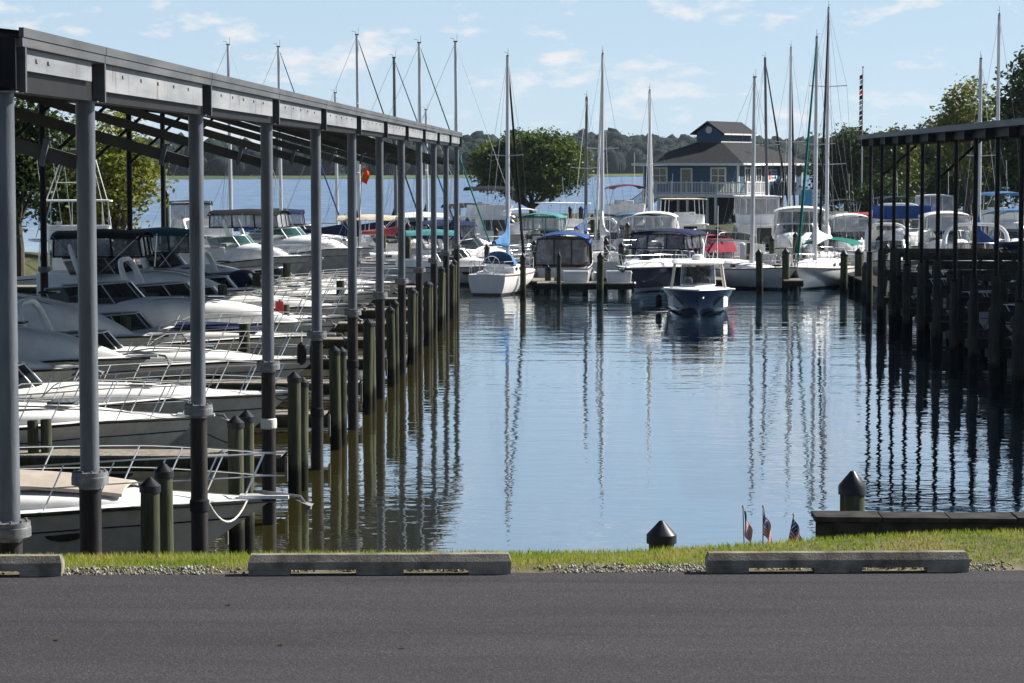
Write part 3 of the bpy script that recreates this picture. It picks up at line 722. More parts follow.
def rail(h, t0, t1, height, r=.014, n=7, inset=.06, lower=True, both=True, lean=.12, tip=True):
    m = MB(); N_ = 14
    for k, hh in enumerate([height] + ([height * .5] if lower else [])):
        pts = []
        for sd in (1, -1):
            q = []
            for i in range(N_ + 1):
                t = t0 + (t1 - t0) * i / N_
                p = h.sh(t, sd, inset, hh * min(1, .25 + i / 2.0) if i < 2 and k == 0 else hh); p.x += lean * hh; q.append(p)
            pts.append(q)
        if tip: 
            p = h.sh(1, 1, 0, height if k == 0 else hh); p.y = 0; p.x += .15
            m.tube(pts[0] + [p] + pts[1][::-1], r if k == 0 else r * .75, 6)
        else:
            m.tube(pts[0], r, 6); m.tube(pts[1], r, 6)
    for i in range(n + 1):
        t = t0 + (t1 - t0) * (.06 + .94 * i / n)
        for sd in (1, -1):
            a = h.sh(t, sd, inset, 0); b = a + Vector((lean * height - .18 * (1 if not h.sail else 0) + .18, 0, height)); a.x -= .22 if not h.sail else 0
            m.tube([a, b], r * .85, 5)
    return m
def rrect(x0, x1, w, z, r, n=4, wf=1.0):
    """rounded plan rectangle; wf narrows the front"""
    pts = []
    for (cx, sy, a0, ww) in ((x1 - r, 1, 90, w * wf), (x0 + r, 1, 180, w), (x0 + r, -1, 180, w), (x1 - r, -1, 270, w * wf)):
        pass
    def arc(cx, cy, a0):
        return [(cx + r * math.cos(R(a0 + 90 * i / n)), cy + r * math.sin(R(a0 + 90 * i / n)), z) for i in range(n + 1)]
    return arc(x1 - r, w * wf - r, 0) + arc(x0 + r, w - r, 90) + arc(x0 + r, -w + r, 180) + arc(x1 - r, -w * wf + r, 270)
def boat_root(name, label, cat, X, Y, hd, group=None):
    return thing(name, label, cat, (X, Y, 0), R(hd), group)
def base_parts(h, root, hm, deckmat='deckw', tc=.42, sole=.3, rub='black'):
    h.shell().build('hull', M[hm], root, 40)
    h.deck(tc, sole).build('deck', M[deckmat], root, 30)
    m = MB()
    for sd in (1, -1): m.tube([h.sh(t, sd, -.012, -.03) for t in h.ts()], .028, 6)
    m.build('rub_rail', M[rub], root)
def trunk(h, xa, xb, ht, wmax, inset=.30, zoff=0):
    m = MB(); rings = []; n = 12
    for i in range(15):
        u = i / 14; x = xa + (xb - xa) * u
        w = max(.03, min(wmax, h.hb(x) - inset)) * (1 if u < .98 else .4); hh = ht * (1 - u ** 2.6) + .03; z = h.sheer(h.t_of_x(x)) - .03 + zoff
        rings.append([(x, w * math.copysign(abs(math.cos(a)) ** .5, math.cos(a)), z + hh * abs(math.sin(a)) ** .6) for a in [math.pi * j / n for j in range(n + 1)]])
    m.loft(rings, False, False); m.add(rings[0], [tuple(range(n + 1))]); return m
def windshield(root, x0, x1, w, z, ht, rake=.5, glass='glass', front=.9):
    def P(s_, v):
        q = abs(s_)
        x = x1 - (x1 - x0) * q ** 2.4; y = w * math.copysign(q ** .75, s_)
        return Vector((x - rake * v * (1 - .55 * q ** 2), y * (1 - .10 * v), z + ht * v * (1 - .25 * q ** 3)))
    g = MB(); g.grid(lambda u, v: P(-1 + 2 * u, v), 20, 2); o = g.build('windshield', M[glass], root, 60)
    f = MB(); ss = [-1 + .1 * i for i in range(21)]
    f.tube([P(s_, 1) for s_ in ss], .022, 6); f.tube([P(s_, 0) for s_ in ss], .018, 6)
    for s_ in (-1, -.62, -.22, .22, .62, 1): f.tube([P(s_, 0), P(s_, 1)], .018, 5)
    f.build('frame', M['alu'], o)
def bimini(root, x0, x1, w, z, zb, col, camber=.16, poles=True, th=.025, drop=.10, pole='steel'):
    def P(u, v):
        q = -1 + 2 * v; e = -1 + 2 * u
        return (x0 + (x1 - x0) * u, w * q, z + camber * (1 - q * q) - drop * max(0, abs(q) - .8) * 5 - .05 * e * e - .02 * math.sin(u * 9) * (1 - q * q))
    o = MB().sheet(P, 12, 12, th).build('bimini_top', M[col], root, 50)
    if poles:
        xm = (x0 + x1) / 2
        for sd in (1, -1):
            m = MB()
            for xe in (x0 + .08, xm, x1 - .08): m.tube([(xm - .1 + .15 * (xe - xm), sd * (w - .02), zb), (xe, sd * w * .97, z - .05)], .018, 6)
            m.build('frame', M[pole], o)
    return o
def enclosure(root, x0, x1, w, z0, z1, m_='vinyl', trim='whitec', r=.18, nx=3, wf=.9, slope=.12):
    g = MB().loft([rrect(x0, x1 + slope, w * 1.02, z0, r, 4, wf), rrect(x0, x1, w * .96, z1, r, 4, wf)], True, False)
    o = g.build('clear_enclosure', M[m_], root, 60)
    f = MB()
    for i in range(nx + 1):
        x = x0 + .03 + (x1 - x0 - .06) * i / nx
        for sd in (1, -1):
            k = 1 if i < nx else wf
            f.beam((x + slope * i / nx, sd * w * 1.03 * (1 - (1 - wf) * i / nx), z0), (x, sd * w * .97 * (1 - (1 - wf) * i / nx), z1), .07, .03)
    for q in (-.33, .33):
        f.beam((x1 + slope + .012, q * w * 2 * .5, z0), (x1 + .012, q * w * .97, z1), .05, .05); f.beam((x0 - .012, q * w, z0), (x0 - .012, q * w, z1), .05, .05)
    for zz, sl_ in ((z0 + .03, 1), (z1 - .03, 0)):
        p = rrect(x0 - .01, x1 + slope * sl_ + .01, w * (1.03 if sl_ else .97), zz, r, 4, wf); f.tube(p + [p[0]], .03, 4)
    f.build('trim', M[trim], o)
    return o
def hatch(root, x, y, z, sx=.5, sy=.5):
    MB().box(x - sx / 2, x + sx / 2, y - sy / 2, y + sy / 2, z, z + .05).build('hatch', M['glass'], root, 0, .012)
def anchor(h, root):
    p = h.sh(1, 1, 0, 0); p.y = 0; m = MB()
    m.box(p.x - .5, p.x + .22, -.10, .10, p.z + .0, p.z + .05); o = m.build('bow_roller', M['gel'], root, 0)
    a = MB(); a.tube([(p.x - .3, 0, p.z + .10), (p.x + .38, 0, p.z + .02), (p.x + .50, 0, p.z - .16)], .03, 6)
    a.add([(p.x + .30, .0, p.z - .02), (p.x + .56, .16, p.z - .10), (p.x + .46, 0, p.z - .24), (p.x + .56, -.16, p.z - .10), (p.x + .42, 0, p.z - .06)], [(0, 1, 4), (1, 2, 4), (2, 3, 4), (3, 0, 4), (0, 3, 2, 1)])
    a.build('anchor', M['flange'], o)
def portlights(h, root, xs, hf, a=.26, bz=.09, m_='black'):
    for x in xs:
        for sd in (1, -1):
            t = h.t_of_x(x); z = h.sheer(t) * hf
            hh = (z - h.keel(t)) / (h.sheer(t) - h.keel(t)); px, py, pz = h.P(t, hh, 1)
            c = MB(); c.loft([[(px + a * math.cos(q), sd * (h.P(min(1, h.t_of_x(x + a * math.cos(q))), hh, 1)[1] + off), pz + bz * math.sin(q)) for q in [2 * math.pi * i / 14 for i in range(14)]] for off in (-.02, .012)])
            c.build('portlight', M[m_], root, 30)
def arch(root, x, w, z0, z1, rake=.4, r=.09, col='gel'):
    m = MB(); pts = []
    for i in range(13):
        a = math.pi * i / 12; q = math.cos(a); v = abs(math.sin(a)) ** .5
        pts.append((x - rake * v, w * math.copysign(abs(q) ** .5, q), z0 + (z1 - z0) * v))
    m.tube(pts, [r * 1.5 - .5 * r * abs(math.sin(math.pi * i / 12)) for i in range(13)], 8); return m.build('radar_arch', M[col], root)
def fender(root, h, t, sd, col='whitec'):
    p = h.sh(t, sd, -.16, 0)
    m = MB().lathe((p.x, p.y, p.z - .85), [(.02, 0), (.12, .08), (.13, .3), (.12, .52), (.02, .6)], 12); o = m.build('fender', M[col], root)
    MB().tube([(p.x, p.y, p.z - .28), h.sh(t, sd, .05, .1)], .010, 5).build('rope', M['ropew'], o)
def cockpit_seat(h, root, x, w, sole, col='whitec'):
    m = MB(); m.box(x - .3, x + .3, -w, w, sole, sole + .42); m.box(x - .42, x - .3, -w, w, sole, sole + .85); m.build('seat', M[col], root, 20, .03)

def express(label, X, Y, hd, L=9, B=2.9, fb=1.25, fs=.95, hm='hwhite', top='blackc', deck='deckw', bim=True, encl=None, archc='gel', glass='glass', rake=1.6, rails=True, ports=2, name='cabin_cruiser', tall=0, group=None, railh=.52, pad=None, cover=None, tx=.36, wf=.16):
    root = boat_root(name, label, 'boat', X, Y, hd, group)
    h = Hull(L, B, fb, fs, .5, rake)
    base_parts(h, root, hm, 'deckw', .45, .25)
    xw = L * .12
    trunk(h, L * (wf - .21), L * tx, .38 + tall, B / 2 - .30).build('cabin_top', M[deck], root, 40)
    zt = h.sheer(.55) + .25 + tall
    windshield(root, L * (wf - .26), L * wf, B / 2 - .16, zt - .12, .62, .55, glass)
    m = MB()
    for sd in (1, -1): m.box(-L * .40, L * (wf - .18), sd * (B / 2 - .30) - .05, sd * (B / 2 - .30) + .05, h.sheer(.3) - .04, zt - .06)
    split(m, 'coaming', M['gel'], root, 20, .02)
    MB().box(L * (wf - .22), L * (wf - .17), -B * .32, B * .32, .25, zt + .1).build('helm_console', M['gel'], root, 20, .04)
    cockpit_seat(h, root, -L * .20, B * .30, .25); 
    if rails: rail(h, .50, .985, railh).build('bow_rail', M['steel'], root)
    anchor(h, root); hatch(root, L * .20, 0, h.sheer(.7) + .28 + tall * .8)
    if pad:
        m = MB(); m.sheet(lambda u, v: (L * (.06 + .24 * u), (v - .5) * (B - 1.1) * (1 - .3 * u), h.sheer(.6 + .2 * u) + .46 + tall * .9 - .22 * u * u - .1 * (2 * v - 1) ** 2), 6, 6, .05); m.build('sun_pad', M[pad], root)
    for sd in (1, -1):
        MB().tube([h.P(t, .80, sd) for t in h.ts()], .014, 5).build('pinstripe', M['navy'], root)
        gx = [L * (wf + .02) + i * L * .05 for i in range(5)]
        MB().tube([(x, sd * max(.12, min(B / 2 - .30, h.hb(x) - .30) * .62), h.sheer(h.t_of_x(x)) + (.38 + tall) * .93 * (1 - max(0, (x - L * (wf - .21)) / (L * (tx - wf + .21))) ** 2.6) + (.0 if i in (0, 4) else .07)) for i, x in enumerate(gx)], .016, 5).build('grab_rail', M['steel'], root)
    if ports: portlights(h, root, [L * .12 + i * L * .14 for i in range(ports)], .66)
    if archc: arch(root, -L * .22, B / 2 - .22, zt - .1, zt + 1.25, .5, .08, archc)
    if bim: bimini(root, -L * .34, L * .03, B / 2 - .18, zt + 1.28, zt - .05, top)
    if encl: enclosure(root, -L * .33, L * .02, B / 2 - .22, zt + .48, zt + 1.22, encl, top)
    if cover:
        m = MB(); m.sheet(lambda u, v: (-L * .46 + L * .40 * u, (v - .5) * (B - .1), h.sheer(.2) + .12 + (.75 + .2 * u) * (1 - (2 * v - 1) ** 4) * (1 - .25 * math.sin(u * 7) ** 2)), 14, 12, .02); m.build('cockpit_cover', M[cover], root, 60)
    m = MB(); m.tube([h.sh(.35, 1, .1, .02), h.sh(.35, 1, .1, .10), h.sh(.37, 1, .1, .10), h.sh(.37, 1, .1, .02)], .015, 5); m.build('cleat', M['steel'], root)
    return root, h

def flybridge(label, X, Y, hd, L=11, B=3.8, hm='hwhite', top='blackc', encl=None, tower=False, hard=False, name='flybridge_yacht', fb=1.7, group=None, brow='gel', stern_dark=True):
    root = boat_root(name, label, 'boat', X, Y, hd, group)
    h = Hull(L, B, fb, 1.0, .6, 1.7)
    base_parts(h, root, hm, 'deckw', .30, .4)
    z0 = h.sheer(.45) - .05; z1 = z0 + 1.75; xa, xb = -L * .18, L * .20; w = B / 2 - .28
    MB().loft([rrect(xa, xb + .5, w, z0, .35, 5, .82), rrect(xa, xb + .1, w * .97, z0 + .8, .35, 5, .82), rrect(xa, xb - .7, w * .92, z1, .3, 5, .85)]).build('deckhouse', M['gel'], root, 40)
    wn = MB().loft([rrect(xa + .35, xb + .125, w * .975 + .012, z0 + .82, .3, 5, .825), rrect(xa + .35, xb - .60, w * .93 + .012, z1 - .18, .28, 5, .845)])
    wn = wn.build('window_band', M['glass'], root, 40)
    f = MB()
    for i in range(4):
        x0_, x1_ = xa + .45 + i * (xb - xa - .6) / 3.6, xa + .4 + i * (xb - xa - 1.2) / 3.6
        for sd in (1, -1): f.beam((x0_, sd * (w * .975 + .016) * (1 - .02 * i), z0 + .80), (x1_, sd * (w * .93 + .016) * (1 - .018 * i), z1 - .16), .09, .03)
    split(f, 'mullion', M['gel'], wn, 0)
    MB().box(xa - .02, xa + .0, -w * .55, w * .1, z0 - .5, z1 - .15).build('saloon_door', M['glass'], root, 0)
    MB().loft([rrect(xa - 1.2, xb - .35, w * 1.0, z1 - .01, .3, 5, .85), rrect(xa - 1.2, xb - .45, w * 1.0, z1 + .09, .3, 5, .85)]).build('bridge_deck', M[brow], root, 30)
    zf = z1 + .09
    xf0, xf1 = xa - .3, xb - .7
    cm = MB(); r0 = rrect(xf0, xf1, w * .9, zf, .35, 5, .85); r1 = rrect(xf0 + .1, xf1 + .22, w * .95, zf + .72, .35, 5, .85); r2 = rrect(xf0 + .16, xf1 + .14, w * .90, zf + .72, .35, 5, .85); r3 = rrect(xf0 + .1, xf1 - .1, w * .85, zf + .02, .3, 5, .85)
    cm.loft([r0, r1, r2, r3], True, False); cm.build('bridge_coaming', M['gel'], root, 40)
    m = MB(); m.box(xf0 + .9, xf0 + 1.4, -w * .5, w * .5, zf, zf + .5); m.box(xf0 + .8, xf0 + .9, -w * .5, w * .5, zf, zf + .95); m.build('bridge_seat', M['whitec'], root, 20, .03)
    zt = zf + 2.0
    if hard:
        MB().loft([rrect(xf0 - .2, xf1 + .3, w, zt, .35, 5, .9), rrect(xf0 - .2, xf1 + .3, w, zt + .08, .35, 5, .9)]).build('hardtop', M[top], root, 30)
        m = MB()
        for x in (xf0 + .2, (xf0 + xf1) / 2, xf1):
            for sd in (1, -1): m.tube([(x, sd * w * .85, zf + .6), (x, sd * w * .8, zt)], .028, 6)
        split(m, 'hardtop_pole', M['steel'], root)
    else: bimini(root, xf0 - .1, xf1 + .25, w * .92, zt - .12, zf + .6, top)
    if encl: enclosure(root, xf0 + .1, xf1 + .1, w * .9, zf + .70, zt - .06, encl, 'whitec', .25, 3, .88)
    rail(h, .48, .985, .65, .016).build('bow_rail', M['steel'], root)
    trunk(h, xb + .3, L * .40, .35, w * .8).build('cabin_top', M['deckw'], root, 40)
    m = MB()
    for sd in (-.85, -.55): m.tube([(xa - 1.0, sd * w, .5), (xa - .75, sd * w, zf)], .02, 6)
    for i in range(8): m.tube([(xa - 1.0 + .03 * i, -.85 * w, .7 + .3 * i), (xa - 1.0 + .03 * i, -.55 * w, .7 + .3 * i)], .016, 5)
    m.build('ladder', M['steel'], root)
    if tower:
        m = MB(); zz = zt + 2.2
        for sd in (1, -1):
            for x in (xf0 - .4, xf1 + .2): m.tube([(x, sd * w * .95, zf), (x * .8 + .1, sd * w * .75, zt), (.1 + (x - .1) * .45, sd * w * .42, zz)], .03, 6)
            m.tube([(xf0 * .6, sd * w * .6, zt + 1), (xf1 * .6, sd * w * .6, zt + 1)], .024, 6)
        m.build('tower_frame', M['alu'], root)
        MB().loft([rrect(-.7, .9, w * .48, zz, .2), rrect(-.7, .9, w * .48, zz + .07, .2)]).build('tower_platform', M['gel'], root)
        p = MB().loft([rrect(-.6, .8, w * .42, zz + .55, .2), rrect(-.6, .8, w * .45, zz + .6, .2)]); p.build('belly_band', M['whitec'], root)
        m = MB()
        for sd in (1, -1): m.tube([(-.6, sd * B * .52, 1.2), (-1.6, sd * B * .7, zz + 1.5)], [.03, .012], 6)
        m.build('outrigger', M['alu'], root)
    m = MB(); m.tube([(xf0, w * .7, zt - .1), (xf0 - .3, w * .7, zt + 2.2)], .012, 5); m.build('antenna', M['gel'], root)
    return root, h

def sailboat(label, X, Y, hd, L=9, B=3.0, mast=12, mastx=.06, boom='blue', furl=None, bim=None, dodger=None, hm='hsail', dark=False, tilt=0, group=None, name='sailboat', lee=0, trunkm='deckw', detail=True, boomup=.9, spread=1, bimh=1.75, bencl=None, fr_=.075):
    root = boat_root(name, label, 'sailboat', X, Y, hd, group)
    h = Hull(L, B, 1.15, .95, .5, 1.1, True, .68, .48)
    base_parts(h, root, hm, 'deckw', .27, .45, 'teak')
    tr = trunk(h, -L * .20, L * .28, .42, B / 2 - .42, .45).build('cabin_trunk', M[trunkm], root, 40)
    m = MB(); zt = h.sheer(.45)
    for i in range(4):
        x = -L * .15 + i * L * .085
        for sd in (1, -1):
            y = min(B / 2 - .42, h.hb(x) - .45)
            m.box(x - .16, x + .16, sd * y - .012, sd * y + .014, zt + .10, zt + .26)
    split(m, 'portlight', M['glass'], tr, 0)
    mx = L * mastx; zb = zt + .40; zt_ = mast
    ms = MB().tube([(mx, 0, zb - .1), (mx - tilt * .4, 0, zt_ * .5), (mx - tilt, 0, zt_)], [.105, .10, .075], 10).build('mast', M['darkmast' if dark else 'alu'], root)
    zz = [zb + (zt_ - zb) * q for q in ((.52,) if spread == 1 else (.36, .68))]
    for z in zz: MB().tube([(mx - .1, -B * .30, z + .05), (mx, 0, z), (mx - .1, B * .30, z + .05)], .026, 6).build('spreader', M['alu'], ms)
    m = MB(); m.box(mx - tilt - .10, mx - tilt + .10, -.04, .04, zt_, zt_ + .06); m.tube([(mx - tilt + .08, 0, zt_), (mx - tilt + .08, 0, zt_ + .40)], .008, 5); m.tube([(mx - tilt - .05, 0, zt_), (mx - tilt - .08, .0, zt_ + .18), (mx - tilt - .26, .1, zt_ + .2)], .010, 5)
    m.build('masthead_gear', M['black'], ms, 0)
    bow = h.sh(1, 1); bow.y = 0; bow.x -= .1
    g = MB(); top = Vector((mx - tilt, 0, zt_ - .05))
    g.tube([h.sh(.02, 1) * 1.0, top], .009, 4) if False else g.tube([Vector((-L / 2 + .05, 0, h.fs)), top], .009, 4)
    for sd in (1, -1):
        for z in zz:
            g.tube([h.sh(.5, sd, .05), (mx - .1, sd * B * .30, z + .05), top], .008, 4); g.tube([h.sh(.46, sd, .05), (mx, 0, z)], .008, 4)
    if not furl: g.tube([bow, top], .011, 4)
    g.build('rigging', M['wire'], root)
    if furl:
        m = MB(); a, b_ = Vector(bow) + Vector((0, 0, .2)), Vector(top) - (Vector(top) - Vector(bow)) * .08
        m.tube([bow, a, a.lerp(b_, .03), a.lerp(b_, .5), b_, top], [.02, .03, fr_, fr_ * .88, fr_ * .55, .012], 8); m.build('furled_headsail', M[furl], root)
    bl = L * .36; zbm = zb + boomup
    bo = MB().tube([(mx - .1, 0, zbm), (mx - bl, 0, zbm + .05)], .055, 8).build('boom', M['alu'], root)
    if boom:
        rings = []
        for i in range(13):
            u = i / 12; x = mx - .02 - bl * .98 * u; hh = .55 * (1 - u) ** 1.4 + .16; ww = .13 + .05 * math.sin(u * 9)
            rise = .9 * max(0, 1 - u / .12) ** 1.2
            rings.append([(x, ww * math.cos(a) * (1 if math.sin(a) < 0 else .75), zbm + .10 + hh * .5 * math.sin(a) * (1.6 if math.sin(a) > 0 else .9) + rise * max(0, math.sin(a))) for a in [2 * math.pi * j / 12 for j in range(12)]])
        MB().loft(rings).build('sail_cover', M[boom], bo, 60)
    rail(h, .86, .99, .62, .016, 2, .05, True, True, .05).build('pulpit', M['steel'], root)
    m = MB()
    for sd in (1, -1):
        for hh in (.6, .32): m.tube([h.sh(t, sd, .05, hh) for t in (.02, .2, .4, .6, .86)], .008, 4)
        for t in (.15, .3, .45, .6, .75): m.tube([h.sh(t, sd, .05), h.sh(t, sd, .05, .62)], .012, 5)
    for hh in (.6, .32): m.tube([h.sh(.12, 1, .05, hh), h.sh(0, 1, .05, hh), h.sh(0, -1, .05, hh), h.sh(.12, -1, .05, hh)], .016, 6)
    for sd in (1, -1): m.tube([h.sh(.0, sd, .05), h.sh(0, sd, .05, .6)], .016, 5); m.tube([h.sh(.0, sd * .4, .05) , h.sh(0, sd * .4, .05, .6)], .016, 5)
    m.build('lifelines', M['steel'], root)
    m = MB(); m.tube([(-L * .36, .0, .45), (-L * .36, 0, 1.35)], .06, 8)
    wh = [(-L * .36 - .08, .38 * math.cos(a), 1.4 + .38 * math.sin(a)) for a in [2 * math.pi * i / 18 for i in range(19)]]; m.tube(wh, .018, 5)
    for i in range(3): a = math.pi * i / 3; m.tube([(-L * .36 - .08, .38 * math.cos(a), 1.4 + .38 * math.sin(a)), (-L * .36 - .08, -.38 * math.cos(a), 1.4 - .38 * math.sin(a))], .01, 4)
    m.build('steering_wheel', M['steel'], root)
    if dodger:
        m = MB(); m.sheet(lambda u, v: (-L * .21 + .9 * u, (v - .5) * (B - 1.0), zt + .40 + .62 * max(0, math.sin(math.pi * v)) ** .4 * (1 - u ** 3)), 8, 10, .02); m.build('dodger', M[dodger], root, 60)
    if bim: bimini(root, -L * .46, -L * .18, B / 2 - .25, zt + bimh, zt, bim, .22)
    if bencl:
        enclosure(root, -L * .45, -L * .16, B / 2 - .28, zt + .15, zt + bimh, bencl, bim)
        MB().loft([rrect(-L * .46, -L * .13, B / 2 - .22, zt + bimh * .52, .18), rrect(-L * .455, -L * .17, B / 2 - .25, zt + bimh - .02, .18)], True, False).build('canvas_skirt', M[bim], root, 60)
    return root, h

def cabin_boat(label, X, Y, hd, L=8, B=3.0, top='blue', hm='hwhite', encl='vinyld'):
    """stern cockpit under a canvas with hanging clear curtains"""
    root = boat_root('canvas_top_cruiser', label, 'boat', X, Y, hd); h = Hull(L, B, 1.35, 1.0, .5, 1.4)
    base_parts(h, root, hm, 'deckw', .45, .35)
    z0 = h.sheer(.4); w = B / 2 - .1
    MB().loft([rrect(-L * .05, L * .24, w - .2, z0 - .05, .3, 5, .8), rrect(-L * .05, L * .18, w - .25, z0 + .7, .3, 5, .8), rrect(-L * .05, L * .12, w - .3, z0 + 1.25, .3, 5, .82)]).build('deckhouse', M['gel'], root, 40)
    MB().loft([rrect(-L * .02, L * .185, w - .235, z0 + .68, .28, 5, .805), rrect(-L * .02, L * .135, w - .275, z0 + 1.12, .28, 5, .825)]).build('window_band', M['glass'], root, 40)
    bimini(root, -L * .47, L * .10, w + .05, z0 + 1.32, z0 - .02, top, .24, False, .03, .22)
    enclosure(root, -L * .46, -L * .03, w, z0 - .02, z0 + 1.30, encl, 'blackc', .12, 4, 1.0, 0)
    m = MB(); m.box(-L * .36, -L * .30, -.9, .9, .35, 1.2); m.box(-L * .30, -L * .20, -.9, .9, .35, .85); m.build('seat', M['teak'], root, 20, .03)
    rail(h, .52, .985, .6).build('bow_rail', M['steel'], root)
    fender(root, h, .25, 1); fender(root, h, .2, -1)
    m = MB(); m.box(-L / 2 - .55, -L / 2 - .01, -B * .40, B * .40, .28, .34); m.build('swim_platform', M['teak'], root, 0)
    return root, h
# ------------------------------------------------------------------ boats under the left shed (bows point to the fairway)
def slip(k, bowpx, L, label, **kw):
    Y = KY(k); xb = wx(bowpx, Y, 350)
    kw.setdefault('wf', .0); return express(label, xb - L / 2, Y, kw.pop('hd', 0), L=L, **kw)
slip(1.25, 273, 10.5, 'nearest white cruiser under the shed, with tan foredeck pad and long bow rail', hm='hplain', fb=1.2, rails=True, railh=.66, ports=2, pad='tan', bim=False, rake=1.9)
slip(2.75, 203, 9, 'white cruiser just behind the first finger pier with grey shaded hull and small bow rail', fb=1.25, railh=.6, bim=False, rake=1.7, ports=1)
slip(3.25, 291, 10, 'white cruiser whose bow reaches the pair of capped piles right of the fourth steel column', fb=1.35, railh=.6, bim=False, ports=2)
slip(3.75, 78, 8, 'short white cruiser set far back at the left edge, only its rounded bow tip sunlit', fb=1.55, railh=.5, rails=False, bim=False, archc=None, tall=.25, tx=.44)
slip(4.25, 149, 10.5, 'big white cruiser with green tinted raked windshield right of the second steel column', fb=1.5, rails=False, tall=.75, glass='gglass', bim=False, tx=.45)
slip(4.75, 318, 9.5, 'white cruiser with sunlit foredeck and paired bow fenders behind the fifth steel column', fb=1.2, railh=.6, bim=False)
slip(5.25, 168, 10.5, 'tall white cabin cruiser with pale upright windshield, its bow by the third steel column', fb=1.5, rails=False, tall=1.15, glass='vinyl', bim=False, archc=None, ports=0, tx=.42)
slip(5.75, 328, 9.5, 'low white cruiser with a navy sun pad on its foredeck', fb=1.25, railh=.6, pad='navy', bim=False, archc=None)
slip(6.25, 318, 10, 'white cruiser with long sloping foredeck and dark side window beside the tan topped post', fb=1.4, rails=False, tall=.6, glass='glass', bim=False, archc=None, tx=.45)
slip(6.75, 345, 9, 'white cruiser without canvas midway along the covered slips', fb=1.3, railh=.55, bim=False, archc=None)
slip(7.25, 350, 9.5, 'white cruiser with grey arch and long dark hull shadow behind the fourth steel column', fb=1.45, rails=True, tall=.2, bim=False, tx=.42)
slip(7.75, 362, 9, 'white cruiser far along the shed with a blue stripe and thin bow rail', fb=1.25, railh=.55, bim=False, archc=None)
slip(8.65, 372, 9.5, 'white cruiser near the far third of the shed', fb=1.3, railh=.55, bim=False, archc=None)
slip(9.0, 384, 9, 'white cruiser with dark blue sail-like cover low on its deck near the shed end', fb=1.25, railh=.55, cover='navy', bim=False, archc=None)
slip(9.25, 384, 9, 'cream cruiser last but one under the left shed', hm='hplain', fb=1.3, railh=.55, bim=False)
slip(9.75, 405, 8.5, 'white cruiser at the very end of the left shed', fb=1.3, railh=.55, bim=False, archc=None)
slip(8.2, 262, 8.6, 'white cruiser with broad black canvas top and smoky curtains behind the third steel column', fb=1.6, rails=False, tall=.7, top='blackc', encl='vinyld', ports=1)
slip(9.55, 276, 6.8, 'cruiser with dark green canvas sloping over its windshield', fb=1.6, rails=False, tall=.5, top='teal', encl='vinyld', cover=None)
# boats beyond the shed's far end, left
express('large white cruiser with black bimini and pale green windshield beyond the shed, bow pointing right', wx(375, 124) - 5, 124, -6, L=10, B=3.4, fb=1.7, tall=.6, top='blackc', encl='vinyl', glass='gglass', hm='hwhite', rails=True, ports=0)
flybridge('white sport fishing boat with tall open tower at the left before the trees', wx(82, 108), 108, 20, L=11, B=3.8, tower=True, hard=True, top='gel', name='sport_fishing_boat')[0].scale = (.72, .72, .85)
flybridge('white motor yacht with curtained bridge seen left of the third steel column over the water', wx(196, 132), 132, 10, L=8, B=3.2, top='blackc', encl='vinyl')[0].scale = (.8, .8, .78)
express('small white runabout with pale canvas beyond the shed between the fifth and sixth columns', wx(338, 135), 135, 10, L=7, B=2.5, fb=1.2, bim=False, archc=None, rails=False, ports=0)
for (px, top, Y, hd, bm_, fu, dk, lab, sp) in (
    (229, 45, 128, 15, 'whitec', None, False, 'sailboat whose silver mast stands leftmost above the shed roof', 1),
    (279, 47, 134, 10, 'blue', 'blue', False, 'sailboat with a dark blue furled headsail behind the fourth steel column', 1),
    (337, 93, 150, 20, None, None, False, 'sailboat with the shortest mast, just showing above the shed roof near its middle', 1),
    (357, 35, 130, 5, 'navy', 'blackc', False, 'sailboat with the tallest mast behind the shed and a black furled headsail', 2),
    (394, 58, 136, -5, 'navy', 'blue', True, 'sailboat with dark mast and bright blue furled headsail beyond the shed', 1),
    (419, 43, 128, 12, 'coral', 'green', False, 'sailboat with coral sail cover and green furled headsail beyond the shed end', 1),
    (427, 110, 155, 0, 'green', None, False, 'far sailboat with short mast and green sail cover behind the shed end', 1),
    (455, 42, 124, 8, 'navy', None, False, 'sailboat with silver mast rising right at the far end of the shed roof', 1)):
    sailboat(lab, wx(px, Y) - .4, Y, hd, L=9 if top < 90 else 7.5, B=2.9, mast=wz(top, Y, px), boom=bm_, furl=fu, dark=dk, spread=sp, tilt=.1, fr_=.045)
# orange pennant on a staff
t_ = thing('pennant_staff', 'bright orange pennant hanging on a staff over the lake between the shed columns', 'flag', (wx(367, 118), 118, 0))
MB().tube([(-.6, 0, -1), (-.2, 0, 6.2)], [.03, .015], 6).build('staff', M['darkmast'], t_)
MB().sheet(lambda u, v: (-.2 + .28 * u + .06 * math.sin(v * 5), .06 * math.sin(u * 7 + v * 3), 5.9 - .75 * v - .25 * u + .1 * u * v), 8, 8, .012).build('cloth', M['orange'], t_, 60)

